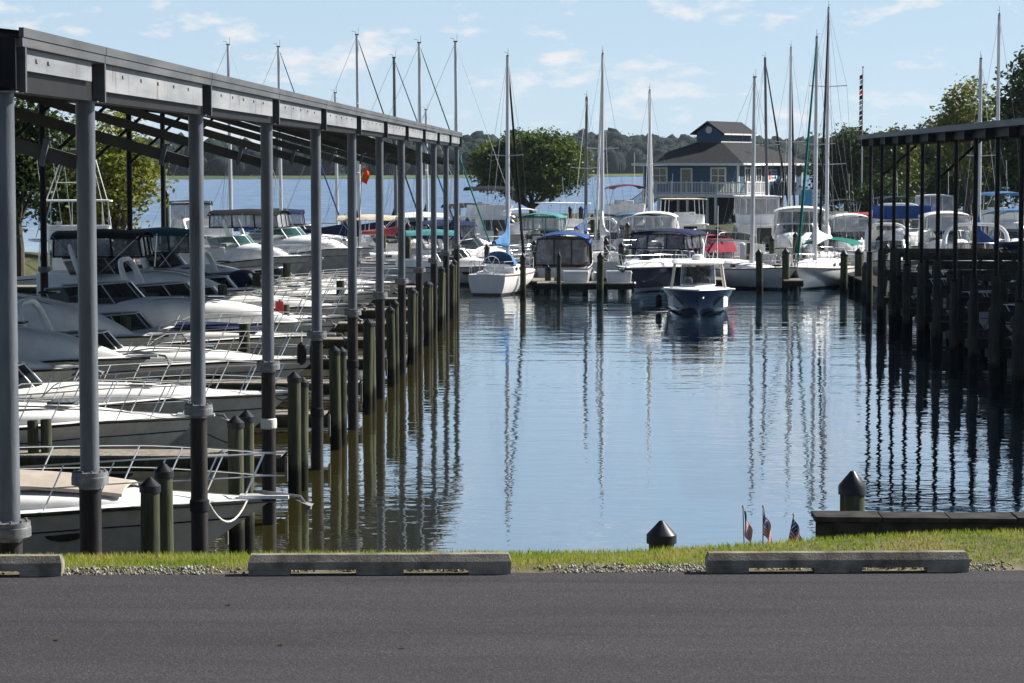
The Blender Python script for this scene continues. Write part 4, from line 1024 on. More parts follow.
# ------------------------------------------------------------------ centre of the marina
sailboat('white sailboat with bright blue sail cover and blue dodger just right of the left shed', wx(506, 113), 113.2, 78, L=7.4, B=2.55, mast=wz(56, 113, 507), boom='ltblue', dodger='ltblue', furl='blackc', mastx=.04, spread=1, trunkm='deckw')
cabin_boat('white cabin boat under royal blue canvas with smoky curtains at the plank dock', wx(566, 119), 119.5, 88, L=8, B=2.75)
t_ = flybridge('white flybridge boat with black bimini standing left of the round tree', wx(494, 150), 150, 15, L=8.5, B=3.2, top='blackc')[0]; t_.scale = (.9,) * 3
express('white cruiser with navy canvas cover moored left behind the blue-cover sailboat', wx(463, 126), 126, 30, L=8, B=2.8, fb=1.2, tall=.3, top='navy', encl='vinyld', rails=True)
express('white boat under a turquoise canvas beside the shed end', wx(452, 118), 119, 8, L=7, B=2.4, fb=1.0, tall=.1, top='turq', bim=True, archc=None, rails=False)
t_ = flybridge('white cruiser with cream hardtop and dark windows in front of the round tree trunk', wx(566, 142), 142, -60, L=9.5, B=3.4, top='gel', hard=True, encl=None)[0]; t_.scale = (.85, .85, .72)
t_ = flybridge('white yacht with maroon bimini and maroon band, bow towards the channel', wx(627, 150), 150, -80, L=9.5, B=3.2, top='maroon', brow='maroon')[0]; t_.scale = (.92, .92, .92)
express('white cruiser with light blue canvas below the maroon-topped yacht', wx(634, 133), 133, -100, L=8, B=3.0, fb=1.4, tall=.4, top='ltblue', bim=True, archc='gel')
express('navy-hulled cruiser with white foredeck and smoky enclosure, bow at the dock end', wx(627, 110) + 1.6, 115.2, -109, L=10, B=3.4, hm='hnavy', fb=1.25, fs=1.0, tall=.05, top='navy', encl='vinyld', bim=True, ports=0, railh=.55)
flybridge('white sport fishing yacht with tan hardtop and outriggers in front of the blue clubhouse', wx(681, 152), 152, 97, L=11, B=3.5, top='tanc', hard=True, tower=False, name='sport_fishing_boat')[0].scale = (.9, .9, .74)
sailboat('white sailboat with burgundy bimini and square portholes behind the blue centre console', wx(737, 116), 117.5, -52, L=8.8, B=3.0, mast=wz(78, 117, 736), boom=None, bim='burg', bimh=1.40, bencl='vinyld', mastx=.14, tilt=-.1, hm='hsail')
flybridge('tall white yacht fully enclosed in clear plastic curtains under the clubhouse corner', wx(755, 142), 142, 94, L=11, B=3.5, top='whitec', encl='vinyl', hard=True)[0].scale = (.88, .88, .80)
express('white express cruiser with tall dark windshield facing the channel, left of the green-furled sailboat', wx(802, 132), 133, -94, L=9.5, B=3.3, fb=1.5, tall=.7, top='whitec', encl='vinyld', bim=True)
sailboat('white sailboat with green furled headsail and green bimini, bow pointing at the camera', wx(824, 116), 118.4, -108, L=9.6, B=3.1, mast=wz(37, 117, 817), boom='whitec', furl='green', bim='green', bimh=1.15, mastx=.10, dark=False)
sailboat('sailboat with the tallest mast of all, standing behind the green-furled sailboat', wx(829, 128), 129, -100, L=11, B=3.3, mast=wz(9, 129, 827), boom='whitec', mastx=.05, spread=2, furl='blackc')
for (px, top, Y, hd, bm_, fu, dk, lab, til, sp) in (
    (584, 97, 138, 80, 'blue', None, True, 'sailboat with a dark mast just right of the round tree', -.2, 1),
    (603, 53, 128, 95, 'whitec', 'whitec', False, 'sailboat with silver mast and white furled headsail over the plank dock', .1, 1),
    (649, 90, 134, 85, None, 'whitec', False, 'sailboat with twin-looking white furled sail and mast left of the clubhouse door', .2, 1),
    (764, 58, 150, 60, 'navy', 'blackc', True, 'sailboat with dark mast leaning left in front of the clubhouse right wall', .5, 1),
    (789, 47, 140, 80, 'navy', 'blackc', False, 'sailboat with silver mast and black furled headsail right of the enclosed yacht', -.2, 1),
    (983, 58, 116, 95, 'blue', None, False, 'sailboat with plain silver mast behind the right shed, left of its taller neighbour', 0, 1),
    (998, 13, 112, 80, 'blue', 'whitec', False, 'sailboat with the tallest mast above the right shed and a bright blue sail cover', 0, 1)):
    sailboat(lab, wx(px, Y), Y + .6, hd, L=9, B=2.9, mast=wz(top, Y, px), boom=bm_, furl=fu, dark=dk, tilt=til, spread=sp, mastx=.06)
# right hand group
flybridge('white yacht with red canvas over its cabin right of the white sailboats', wx(876, 140), 141, -70, L=10, B=3.6, top='red')[0].scale = (.9, .9, .62)
express('white cruiser with royal blue canvas band seen between the right shed columns', wx(910, 130), 131, -85, L=9.5, B=3.4, fb=1.7, tall=.9, top='blue', bim=False, encl='blue')
flybridge('white yacht with clear curtained bridge behind the right shed columns', wx(937, 150), 151, -95, L=10, B=3.6, top='whitec', encl='vinyl')[0].scale = (.85, .85, .8)
express('white cruiser with bright rounded windshield frame seen through the middle of the right shed', wx(975, 108), 108, -100, L=9, B=3.3, fb=1.5, tall=.5, top='whitec', bim=False)
express('white motor boat with pale hull under the far right columns, cut by the photo edge', wx(1015, 118), 118, -110, L=10, B=3.6, fb=1.6, tall=.8, top='ltblue', bim=True)
for i, (y, L_, hm_, lab) in enumerate(((70.5, 8, 'hwhite', 'shaded white boat second nearest under the right shed'), (92, 7.5, 'hplain', 'shaded cream boat at the far end under the right shed'), (86, 8, 'hwhite', 'shaded white boat next to the last under the right shed'), (77.5, 8.5, 'hwhite', 'shaded white boat under the middle of the right shed'), (66, 8, 'hblue', 'shaded grey-blue boat nearest the camera under the right shed'))):
    express(lab, XR + 1.0 + L_ / 2, y, 180, L=L_, B=2.7, fb=1.4, hm=hm_, tall=.2, bim=(i == 1), top='navy', rails=True, archc=None)

# centre console boat under way
hd = -92
cx_, cy_ = wx(698, 97.5), 97.4
root = boat_root('centre_console_boat', 'blue centre console boat with white hardtop heading out towards the camera', 'boat', cx_, cy_, hd)
h = Hull(7.6, 2.9, 1.12, .85, .4, .8, stern=.92, tm=.64); 
base_parts(h, root, 'hblue', 'deckw', .80, .35, 'gel')
MB().loft([rrect(-.7, 1.1, .72, .34, .2), rrect(-.6, 1.0, .70, 1.05, .2), rrect(-.5, .75, .66, 1.17, .2)]).build('console', M['gel'], root, 40)
MB().loft([rrect(1.1, 1.75, .5, .34, .12), rrect(1.1, 1.75, .5, .95, .12)]).build('front_seat', M['smoke'], root, 30)
g = MB(); g.grid(lambda u, v: (.78 - .30 * v - .5 * (2 * u - 1) ** 4, (2 * u - 1) * (.70 - .05 * v), 1.15 + .80 * v), 12, 3); ws = g.build('windshield', M['glass'], root, 60)
f = MB(); f.tube([(.78 - .5 * q ** 4, q * .70, 1.15) for q in np.linspace(-1, 1, 11)], .02, 5); f.tube([(.48 - .5 * q ** 4, q * .65, 1.95) for q in np.linspace(-1, 1, 11)], .02, 5)
for q in (-1, 1): f.tube([(.28, q * .70, 1.15), (-.02, q * .65, 1.95)], .02, 5)
f.build('frame', M['gel'], ws)
MB().loft([rrect(-1.7, 1.25, .92, 1.99, .25, 5), rrect(-1.8, 1.35, 1.04, 2.05, .3, 5), rrect(-1.7, 1.2, .98, 2.13, .3, 5)]).build('hardtop', M['gel'], root, 50)
for sd in (1, -1):
    for x0_, x1_ in ((1.35, .95), (-1.0, -1.1)):
        MB().tube([(x0_, sd * 1.10, .9), ((x0_ + x1_) / 2, sd * 1.0, 1.5), (x1_, sd * .93, 2.02)], .055, 8).build('hardtop_leg', M['bone'], root)
m = MB()
for i in range(5): y = -.6 + .3 * i; m.tube([(-1.6, y, 2.1), (-1.85, y * 1.1, 2.42)], .022, 6)
split(m, 'rod_holder', M['steel'], root); m = MB(); m.tube([(-1.2, .8, 2.1), (-1.35, .82, 4.3)], .012, 5); m.build('antenna', M['gel'], root)
MB().lathe((-.3, 0, 2.13), [(.24, 0), (.26, .08), (.22, .18), (.1, .22)], 16).build('radar_dome', M['gel'], root)
for sd in (.38, -.38):
    o = MB().loft([rrect(-4.15, -3.75, .16, .3, .08), rrect(-4.35, -3.7, .22, .75, .1), rrect(-4.3, -3.75, .2, 1.15, .1), rrect(-4.15, -3.85, .12, 1.25, .08)])
    for v in range(len(o.v)): o.v[v] = (o.v[v][0], o.v[v][1] + sd, o.v[v][2])
    o.build('outboard_motor', M['smoke'], root, 50)
fender(root, h, .40, -1, 'blackc')
# its skipper
def person(label, X, Y, z, hd, shirt, trousers, skin=(.35, .2, .13)):
    J = {'pel': (0, 0, .92), 'hl': (0, .10, .88), 'hr': (0, -.10, .88), 'kl': (.04, .12, .48), 'kr': (.03, -.12, .48), 'al': (0, .13, .06), 'ar': (0, -.13, .06), 'tl': (.16, .14, .03), 'tr': (.16, -.14, .03),
         'wa': (0, 0, 1.08), 'ch': (0, 0, 1.30), 'nk': (0, 0, 1.47), 'he': (.02, 0, 1.62), 'to': (.02, 0, 1.73), 'sl': (0, .18, 1.40), 'sr': (0, -.18, 1.40), 'el': (.14, .24, 1.16), 'er': (.14, -.24, 1.16), 'wl': (.38, .16, 1.12), 'wr': (.38, -.16, 1.12), 'fl': (.47, .13, 1.13), 'fr': (.47, -.13, 1.13)}
    E = [('pel', 'hl'), ('pel', 'hr'), ('hl', 'kl'), ('hr', 'kr'), ('kl', 'al'), ('kr', 'ar'), ('al', 'tl'), ('ar', 'tr'), ('pel', 'wa'), ('wa', 'ch'), ('ch', 'nk'), ('nk', 'he'), ('he', 'to'), ('ch', 'sl'), ('ch', 'sr'), ('sl', 'el'), ('sr', 'er'), ('el', 'wl'), ('er', 'wr'), ('wl', 'fl'), ('wr', 'fr')]
    rad = dict(pel=.14, hl=.09, hr=.09, kl=.06, kr=.06, al=.045, ar=.045, tl=.035, tr=.035, wa=.13, ch=.15, nk=.06, he=.095, to=.075, sl=.07, sr=.07, el=.045, er=.045, wl=.032, wr=.032, fl=.036, fr=.036)
    K = list(J); me = bpy.data.meshes.new('person'); me.from_pydata([J[k] for k in K], [(K.index(a), K.index(b)) for a, b in E], [])
    o = bpy.data.objects.new('person', me); COL.objects.link(o)
    o.modifiers.new('skin', 'SKIN'); 
    for k, v in zip(K, me.skin_vertices[0].data): v.radius = (rad[k], rad[k]); v.use_root = (k == 'pel')
    s_ = o.modifiers.new('sub', 'SUBSURF'); s_.levels = s_.render_levels = 2
    pm = bpy.data.materials.new('person_clothes'); t, N, L, b = nt(pm)
    tc = N.new('ShaderNodeTexCoord'); s = N.new('ShaderNodeSeparateXYZ'); L.new(tc.outputs['Object'], s.inputs[0])
    mr = N.new('ShaderNodeMath'); mr.operation = 'DIVIDE'; mr.inputs[1].default_value = 2; L.new(s.outputs['Z'], mr.inputs[0])
    r = ramp(N, [(0, (.03, .03, .03)), (.04, trousers), (.47, shirt), (.735, skin)], 'CONSTANT'); L.new(mr.outputs[0], r.inputs[0]); L.new(r.outputs[0], b.inputs['Base Color']); b.inputs['Roughness'].default_value = .8
    me.materials.append(pm); o.location = (X, Y, z); o.rotation_euler.z = R(hd)
    hr = MB().lathe((.01, 0, 1.655), [(.105, 0), (.10, .05), (.075, .095), (.0, .115)], 14); hr.build('cap', M['navy'], o, 60)
    MB().box(.08, .19, -.07, .07, 1.66, 1.672).build('cap_brim', M['navy'], o, 0)
    return tag(o, label, 'person')
dv = Vector((math.cos(R(hd)), math.sin(R(hd)), 0))
person('person in a dark shirt and cap steering behind the windshield of the blue centre console', cx_ - dv.x * .95, cy_ - dv.y * .95, .352, hd, (.02, .035, .03), (.12, .11, .09)).scale = (.92, .92, .90)

# more boats filling the rows
def fly(px, Y, hd, sc, top, lab, **k): flybridge(lab, wx(px, Y), Y, hd, L=9.5, B=3.3, top=top, **k)[0].scale = (sc, sc, sc * .95)
def exp_(px, Y, hd, L, top, lab, **k): express(lab, wx(px, Y), Y, hd, L=L, B=L * .34, top=top or 'whitec', bim=bool(top), ports=0, **k)
fly(521, 136, 100, .72, 'whitec', 'small white flybridge cruiser half hidden behind the blue-cover sailboat mast')
exp_(548, 133, 80, 7.5, 'turq', 'white cruiser with turquoise canvas behind the royal blue canvas boat', tall=.5, fb=1.3, encl='vinyl', archc=None)
exp_(606, 134, -80, 7.5, None, 'plain white open cruiser behind the thick pile at the plank dock', tall=.3, fb=1.3)
exp_(653, 131, -95, 8.5, 'whitec', 'white cruiser with white canvas behind the navy cruiser enclosure', tall=.5, fb=1.4, encl='vinyl')
exp_(706, 138, 95, 8.0, None, 'plain white cruiser behind the burgundy bimini', tall=.3, fb=1.4, archc=None)
exp_(733, 130, 100, 7.5, None, 'white open runabout below the clear-curtained yacht', tall=.4, fb=1.3, archc=None)
fly(842, 151, -85, .78, 'blackc', 'white flybridge boat with black bimini behind the green sailboat bimini')
exp_(851, 131, -90, 7.5, 'whitec', 'white cruiser with white canvas right of the green sailboat bimini', tall=.4, fb=1.4, encl='vinyl', archc=None)
exp_(893, 121, -88, 7.5, None, 'white low cruiser with dark windshield at the far corner of the right shed', tall=.3, fb=1.3)
fly(893, 158, -80, .8, 'navy', 'white flybridge boat with navy bimini behind the red canvas yacht')
fly(1003, 142, -80, .9, 'ltblue', 'white flybridge boat with light blue bimini near the right photo edge')
exp_(948, 124, -92, 8.5, 'whitec', 'white cruiser with white canvas behind the middle columns of the right shed', tall=.6, fb=1.5, encl='vinyl')
exp_(484, 163, 20, 8, 'blackc', 'small white boat with black bimini far behind at the lake edge', tall=.5, fb=1.3)
exp_(441, 138, 15, 8, 'whitec', 'white cruiser with white canvas framed by the last two shed columns', tall=.4, fb=1.3)
exp_(417, 146, 10, 8, None, 'white runabout seen between the ninth and tenth shed columns', tall=.3, fb=1.2)
exp_(392, 131, 0, 8.5, 'tanc', 'white cruiser with tan canvas seen between the eighth and ninth shed columns', tall=.4, fb=1.3)
exp_(300, 140, 5, 8.5, 'navy', 'white cruiser with navy canvas at the far left dock over the lake', tall=.5, fb=1.4, encl='vinyl')
exp_(232, 118, -3, 8, None, 'white open cruiser right of the third steel column beyond the walkway', tall=.5, fb=1.5, glass='gglass')
# mooring lines and fenders by the near slips
def line(label, a, b, sag, m_='rope', r=.014):
    a, b = Vector(a), Vector(b)
    o = MB().tube([a.lerp(b, i / 10) - Vector((0, 0, sag * 4 * (i / 10) * (1 - i / 10))) for i in range(11)], r, 6).build('mooring_line', M[m_]); tag(o, label, 'rope')
Yp = KY(.5)
line('dark mooring line from the nearest cruiser down to the near capped pile', (XL, Yp + .62, 1.25), (-7.0, KY(1.25) - 1.30, .55), .10)
line('dark mooring line from the second cruiser bow to the near pier', (-7.5, KY(2.75) - .5, 1.15), (-6.2, KY(2.5) + .3, .78), .05)
line('white mooring line hanging from the nearest cruiser bow to its steel column', (-4.9, KY(1.25) - .3, 1.2), (XL + .05, KY(1) + .12, 1.5), .35, 'ropew')
line('dark mooring line from the third cruiser bow to the capped pile pair', (-6.4, KY(3.25) - .3, 1.32), (XL, KY(2.5) + .62, 1.9), .15)
line('dark mooring line from the low cruiser bow to the fifth steel column', (-6.5, KY(4.75), 1.2), (XL, KY(4), 2.3), .15)
for i, (y_, z_) in enumerate(((KY(1) + .001, 1.35), (KY(2), 1.70), (KY(3), 1.15), (KY(4), 1.5))):
    o = MB().lathe((XL, y_, z_), [(.119, -.09), (.135, -.07), (.138, 0), (.135, .07), (.119, .09)], 18).build('rope_wrap', M['ropew' if i == 1 else 'rope'])
    tag(o, f'{["dark rope turns round the third steel column casing", "pale rope turns round the fourth steel column casing", "dark rope turns round the fifth steel column casing", "dark rope turns round the sixth steel column casing"][i]}', 'rope')
for i, dx in enumerate((0, .32)):
    Yq = KY(4.75) - .55; X_ = wx(301, Yq) + dx
    t_ = thing('fender', ('black oblong fender hanging on the bow rail behind the fifth column, left one of two', 'black oblong fender hanging on the bow rail behind the fifth column, right one of two')[i], 'fender', (X_, Yq, 1.05))
    MB().lathe((0, 0, 0), [(.02, 0), (.11, .07), (.125, .28), (.11, .5), (.02, .58)], 14).build('body', M['black'], t_); MB().tube([(0, 0, .56), (0, .05, .85)], .012, 5).build('rope', M['ropew'], t_)
t_ = thing('safety_board', 'small red board on a yellowish post between the covered boats', 'board', (wx(279, 71.6), 71.6, wz(310, 71.6, 279)))
MB().box(-.12, .12, -.03, .03, -.25, .25).build('panel', M['red'], t_, 0, .01); MB().box(-.03, .03, .031, .06, -.3, .3).build('batten', M['pile'], t_, 0)
# ------------------------------------------------------------------ docks and mooring piles in the middle
def dock(label, x0, x1, y0, y1, z=.55, m_='plank', posts=4):
    t_ = thing('dock', label, 'dock', ((x0 + x1) / 2, (y0 + y1) / 2, 0)); w, d = (x1 - x0) / 2, (y1 - y0) / 2
    m = MB()
    if w > d:
        x = -w
        while x < w - .05: m.box(x, min(w, x + .19), -d, d, z - .05, z); x += .2
    else:
        y = -d
        while y < d - .05: m.box(-w, w, y, min(d, y + .19), z - .05, z); y += .2
    m.build('deck', M[m_], t_, 0)
    m = MB(); m.box(-w, w, -d + .02, -d + .12, z - .30, z - .053); m.box(-w, w, d - .12, d - .02, z - .30, z - .053); m.build('stringer', M['pile'], t_, 0)
    m = MB()
    for i in range(posts):
        q = (i + .5) / posts * 2 - 1
        for s_ in (-1, 1):
            p = (q * w, s_ * (d - .2)) if w > d else (s_ * (w - .2), q * d); m.cyl((p[0], p[1], -1), (p[0], p[1], z - .052), .13, None, 10)
    split(m, 'support', M['dpile'], t_)
dock('low plank dock between the blue-canvas boat and the navy cruiser', wx(537, 110), wx(634, 110), 109.6, 111.2, .58, 'plank', 5)
dock('plank finger dock beside the blue-cover sailboat', wx(536, 116) - .1, wx(536, 116) + .9, 111.4, 125, .57, 'plank', 4)
dock('main plank dock behind the first row of boats', -10, 34, 126.0, 127.8, .75, 'plank', 16)
dock('second main dock behind the flybridge boats', -9, 36, 158.0, 160, .9, 'plank', 14)
dock('finger dock between the navy cruiser and the burgundy-topped sailboat', wx(706, 119) - .5, wx(706, 119) + .5, 112.5, 125.8, .6, 'plank', 4)
dock('finger dock between the two white sailboats right of centre', wx(781, 119) - .4, wx(781, 119) + .5, 112.0, 125.8, .6, 'plank', 4)
dock('finger dock right of the green-furled sailboat', wx(868, 112) - .5, wx(868, 112) + .7, 100, 125.8, .7, 'dplank', 4)
dock('plank dock beyond the far end of the left shed', -34, -5.8, 103.2, 104.8, .7, 'plank', 12)
dock('far left dock below the trees', -36, -8, 140.0, 141.4, .8, 'plank', 10)
for (px, top, Y, r_, lab) in (
    (523, 253, 105.5, .13, 'dark timber pile standing in open water before the blue-cover sailboat'),
    (559, 252, 108.5, .10, 'thin timber pile at the dock in front of the blue-canvas boat, left of centre'),
    (600, 252, 105.8, .15, 'thick dark timber pile standing before the plank dock'),
    (548, 265, 112, .14, 'short timber pile at the left corner of the plank dock'),
    (565, 262, 128, .13, 'timber pile behind the blue-canvas boat by the main dock'),
    (607, 238, 126, .15, 'timber pile with pointed cap beside the cream hardtop boat'),
    (621, 242, 122, .15, 'pointed timber pile left of the navy cruiser bow, nearer one'),
    (628, 222, 130, .15, 'tall timber pile below the maroon-topped yacht'),
    (635, 242, 124, .14, 'timber pile right behind the navy cruiser bow'),
    (681, 252, 118, .14, 'timber pile left behind the centre console hardtop'),
    (714, 250, 118, .15, 'timber pile right behind the centre console hardtop'),
    (760, 249, 110.5, .16, 'dark timber pile in front of the burgundy-topped sailboat bow'),
    (786, 248, 113, .17, 'timber pile between the two white sailboats right of centre'),
    (844, 250, 111, .17, 'dark timber pile standing against the green-furled sailboat side'),
    (859, 248, 114, .19, 'pale sided timber pile right of the green-furled sailboat stern'),
    (866, 262, 103, .16, 'timber pile at the far corner of the right shed'),
    (878, 236, 130, .16, 'timber pile below the red canvas yacht'),
    (457, 206, 150, .16, 'tall timber pile over the lake just right of the shed end'),
    (468, 210, 165, .17, 'timber pile at the lake edge left of the flybridge boat'),
    (581, 206, 175, .18, 'timber pile over the lake right of the round tree, leftmost of three'),
    (570, 206, 178, .17, 'timber pile in front of the round tree right side'),
    (597, 207, 170, .17, 'timber pile over the lake right of the round tree, middle of three'),
    (612, 209, 168, .16, 'timber pile over the lake right of the round tree, rightmost of three'),
    (906, 232, 124, .15, 'timber pile seen between the right shed columns before the blue-band cruiser'),
    (945, 240, 120, .16, 'timber pile behind the middle columns of the right shed'),
    (1004, 236, 120, .16, 'timber pile near the right photo edge behind the shed'),
    (408, 222, 122, .15, 'timber pile beyond the shed between its last columns'),
    (383, 225, 128, .15, 'timber pile beyond the shed right of the seventh column'),
    (346, 214, 135, .15, 'timber pile in the lake beyond the sixth steel column'),
    (168, 190, 115, .13, 'thin post beyond the shed beside the curtained yacht')):
    pile('mooring_pile', lab, wx(px, Y), Y, wz(top, Y, px), r_, hc=.22)
for (px, top, Y, r_, lab) in (
    (487, 244, 122, .14, 'timber pile behind the blue sail cover of the left sailboat'),
    (496, 228, 140, .14, 'timber pile before the black bimini flybridge boat left of the round tree'),
    (534, 240, 125.4, .14, 'timber pile at the head of the finger dock left of the blue-canvas boat'),
    (556, 226, 146, .15, 'timber pile left in front of the round tree trunk'),
    (586, 236, 126, .14, 'timber pile between the blue-canvas boat and the thick pile'),
    (593, 214, 155, .16, 'tall timber pile below the silver mast over the plank dock'),
    (645, 226, 140, .15, 'timber pile below the white mast left of the clubhouse'),
    (668, 222, 146, .15, 'timber pile in front of the tan hardtop yacht stern'),
    (694, 230, 140, .15, 'timber pile between the tan hardtop yacht and the burgundy canvas'),
    (717, 226, 139, .15, 'timber pile left of the tall clear-curtained yacht'),
    (727, 244, 123, .14, 'timber pile behind the burgundy-topped sailboat mast'),
    (749, 238, 128, .14, 'timber pile below the tall clear-curtained yacht'),
    (772, 236, 127, .14, 'timber pile left of the tall dark windshield cruiser'),
    (795, 232, 128, .14, 'timber pile in front of the tall dark windshield cruiser'),
    (833, 226, 138, .15, 'timber pile right of the tall silver masts'),
    (869, 224, 143, .15, 'timber pile beside the red canvas yacht bow'),
    (887, 244, 119, .14, 'timber pile between the first right shed columns'),
    (921, 240, 122, .14, 'timber pile behind the fifth right shed column'),
    (966, 236, 124, .14, 'timber pile below the open crowned yellow-green tree'),
    (987, 242, 119, .14, 'timber pile behind the blue sail cover near the right edge')):
    pile('mooring_pile', lab, wx(px, Y), Y, wz(top, Y, px), r_, hc=.2)
# dock lockers
for i, (px, Y, z_) in enumerate(((576, 110.4, .58), (619, 110.5, .58), (690, 126.9, .75), (765, 126.9, .75), (848, 126.9, .75))):
    t_ = thing('dock_locker', ('white dock locker on the plank dock below the blue-canvas boat', 'white dock locker at the right end of the plank dock', 'white dock locker on the main dock behind the centre console boat', 'white dock locker on the main dock below the clear-curtained yacht', 'white dock locker on the main dock right of the green-furled sailboat')[i], 'locker', (wx(px, Y), Y, z_), 0, 'dock lockers')
    MB().loft([rrect(-.55, .55, .28, 0, .05), rrect(-.58, .58, .31, .42, .05)]).build('body', M['gel'], t_, 30); MB().loft([rrect(-.61, .61, .33, .421, .05), rrect(-.58, .58, .30, .52, .05)]).build('lid', M['gel'], t_, 30)
# power pedestals on the docks
for i, px in enumerate((590, 660, 742, 812)):
    t_ = thing('dock_pedestal', ('white power pedestal on the main dock behind the blue-canvas boat', 'white power pedestal on the main dock behind the navy cruiser', 'white power pedestal on the main dock behind the burgundy-topped sailboat', 'white power pedestal on the main dock behind the green-furled sailboat')[i], 'pedestal', (wx(px, 126.6), 126.6, .75), 0, 'power pedestals on the main dock')
    MB().box(-.12, .12, -.12, .12, 0, 1.0).build('body', M['gel'], t_, 0); MB().lathe((0, 0, 1.0), [(.17, 0), (.14, .1), (0, .16)], 10).build('lamp_hood', M['gel'], t_)

# ------------------------------------------------------------------ land spit, clubhouse
def spit(u, v):
    X = -13 + 90 * u; y0 = 222 - 55 * sm(-12, 6, X) ; y1 = 246 + 25 * sm(-10, 30, X)
    Y = y0 + (y1 - y0) * v
    e = min(u * 90, min(v, 1 - v) * (y1 - y0))
    return (X, Y, -.4 + 1.35 * sm(0, 4, e) + .05 * math.sin(X * .7) * math.sin(Y * .5))
sp = MB(); sp.grid(spit, 80, 30); sp.build('land_spit', mat('spit_ground', (.035, .042, .018), .95, 0, (.07, .07, .035), .6), ang=60)['kind'] = 'structure'
def lbank(u, v):
    X = -75 + 48 * u; Y = 84 + 50 * v
    e = min((1 - u) * 48, v * 50, (1 - v) * 50); return (X, Y, -.4 + 1.6 * sm(0, 3, e))
sp = MB(); sp.grid(lbank, 40, 30); sp.build('left_bank', bpy.data.materials['spit_ground'], ang=60)['kind'] = 'structure'

def siding(name, c):
    m = bpy.data.materials.new(name); t, N, L, b = nt(m)
    tc = N.new('ShaderNodeTexCoord'); wv = N.new('ShaderNodeTexWave'); wv.wave_type = 'BANDS'; wv.bands_direction = 'Z'; wv.wave_profile = 'SAW'; wv.inputs['Scale'].default_value = .8
    L.new(tc.outputs['Object'], wv.inputs['Vector']); bn = N.new('ShaderNodeBump'); bn.inputs['Strength'].default_value = .9; bn.inputs['Distance'].default_value = .05
    L.new(wv.outputs['Fac'], bn.inputs['Height']); L.new(bn.outputs[0], b.inputs['Normal']); b.inputs['Base Color'].default_value = (*c, 1); b.inputs['Roughness'].default_value = .6; b.inputs['Specular IOR Level'].default_value = .15
    return m
SD = siding('blue_clapboard', (.05, .09, .14)); TRW = mat('white_trim', (.60, .60, .58), .5); SH = mat('brown_shingles', (.018, .019, .021), .9, 0, (.040, .040, .041), 6, bump=.5, bscale=8)
DKW = mat('shade_toned_wall', (.03, .035, .045), .8)  # wall colour darkened to imitate the shade below the deck
b_ = R(27); W1, W2 = 8.9, 14.2; Yc = 203
house = thing('clubhouse', 'navy blue two-storey clubhouse with dark hip roof, cupola and white railed deck', 'building', (wx(738, Yc), Yc, 0), -b_)
zg, zf, ze = .9, 3.45, 5.95
m = MB(); m.box(-W1, 0, 0, W2, zf - .25, ze); m.build('wall', SD, house, 0)
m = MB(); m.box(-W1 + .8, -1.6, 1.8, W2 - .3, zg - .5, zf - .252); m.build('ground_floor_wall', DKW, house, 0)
m = MB()
for x, y in ((-W1 + .1, .1), (-5.6, .1), (-2.9, .1), (-.1, .1), (-.1, 4.4), (-.1, 8.8), (-.1, W2 - .1)): m.box(x - .1, x + .1, y - .1, y + .1, zg - .5, zf - .252)
split(m, 'porch_post', TRW, house, 0)
m = MB()
for x, y in ((-.13, 0), (-W1 + .0, 0)): m.box(x, x + .13, -.03, -.004, zf, ze - .01)
for y in (0.0, W2 - .13): m.box(.004, .03, y, y + .13, zf, ze - .01)
split(m, 'corner_board', TRW, house, 0)
ov = .75; apx, apy, zr = -W1 / 2, W2 / 2, 8.15
rf = MB(); e = [(-W1 - ov, -ov), (ov, -ov), (ov, W2 + ov), (-W1 - ov, W2 + ov)]; tp = [(apx - .5, apy - 2.4), (apx + .5, apy - 2.4), (apx + .5, apy + 2.4), (apx - .5, apy + 2.4)]
rf.loft([[(x, y, ze + .06) for x, y in e], [(x, y, zr) for x, y in tp]]); ro = rf.build('roof', SH, house, 0)
m = MB(); m.box(-W1 - ov, ov, -ov - .03, -ov, ze - .12, ze + .09); m.box(ov, ov + .03, -ov, W2 + ov, ze - .12, ze + .09); m.box(-W1 - ov, ov, -ov, W2 + ov, ze - .02, ze + .055); m.build('fascia_board', TRW, ro, 0)
MB().cyl((-1.0, 5.6, ze + .9), (-1.0, 5.6, ze + 1.7), .13, None, 10).build('vent_pipe', M['conc'], ro)
cu = MB(); cw, cl = 1.15, 3.3; cz = 8.72; z0_ = 7.3
cu.box(apx - cw, apx + cw, apy - cl, apy + cl, z0_, cz); cu.prism([(apx - cw, cz), (apx + cw, cz), (apx, cz + .78)], 'y', apy - cl, apy + cl); c = cu.build('cupola', SD, house, 0)
m = MB()
for s_ in (1, -1):
    x0_, z0r = apx + s_ * (cw + .45), cz - .24
    m.add([(x0_, apy - cl - .4, z0r), (x0_, apy + cl + .4, z0r), (apx, apy + cl + .4, cz + .84), (apx, apy - cl - .4, cz + .84), (x0_, apy - cl - .4, z0r + .1), (x0_, apy + cl + .4, z0r + .1), (apx, apy + cl + .4, cz + .95), (apx, apy - cl - .4, cz + .95)], [(0, 1, 2, 3), (7, 6, 5, 4), (0, 4, 5, 1), (1, 5, 6, 2), (2, 6, 7, 3), (3, 7, 4, 0)])
m.build('cupola_roof', SH, c, 0)
m = MB(); m.box(apx + cw + .46, apx + cw + .50, apy - cl - .4, apy + cl + .4, cz - .26, cz - .13); m.box(apx + cw + .004, apx + cw + .03, apy - cl, apy + cl, cz - .92, cz - .80); m.build('cupola_trim', TRW, c, 0)
MB().cyl((apx, apy - cl - .04, cz + .18), (apx, apy - cl + .02, cz + .18), .30, None, 20).build('round_window', TRW, c)
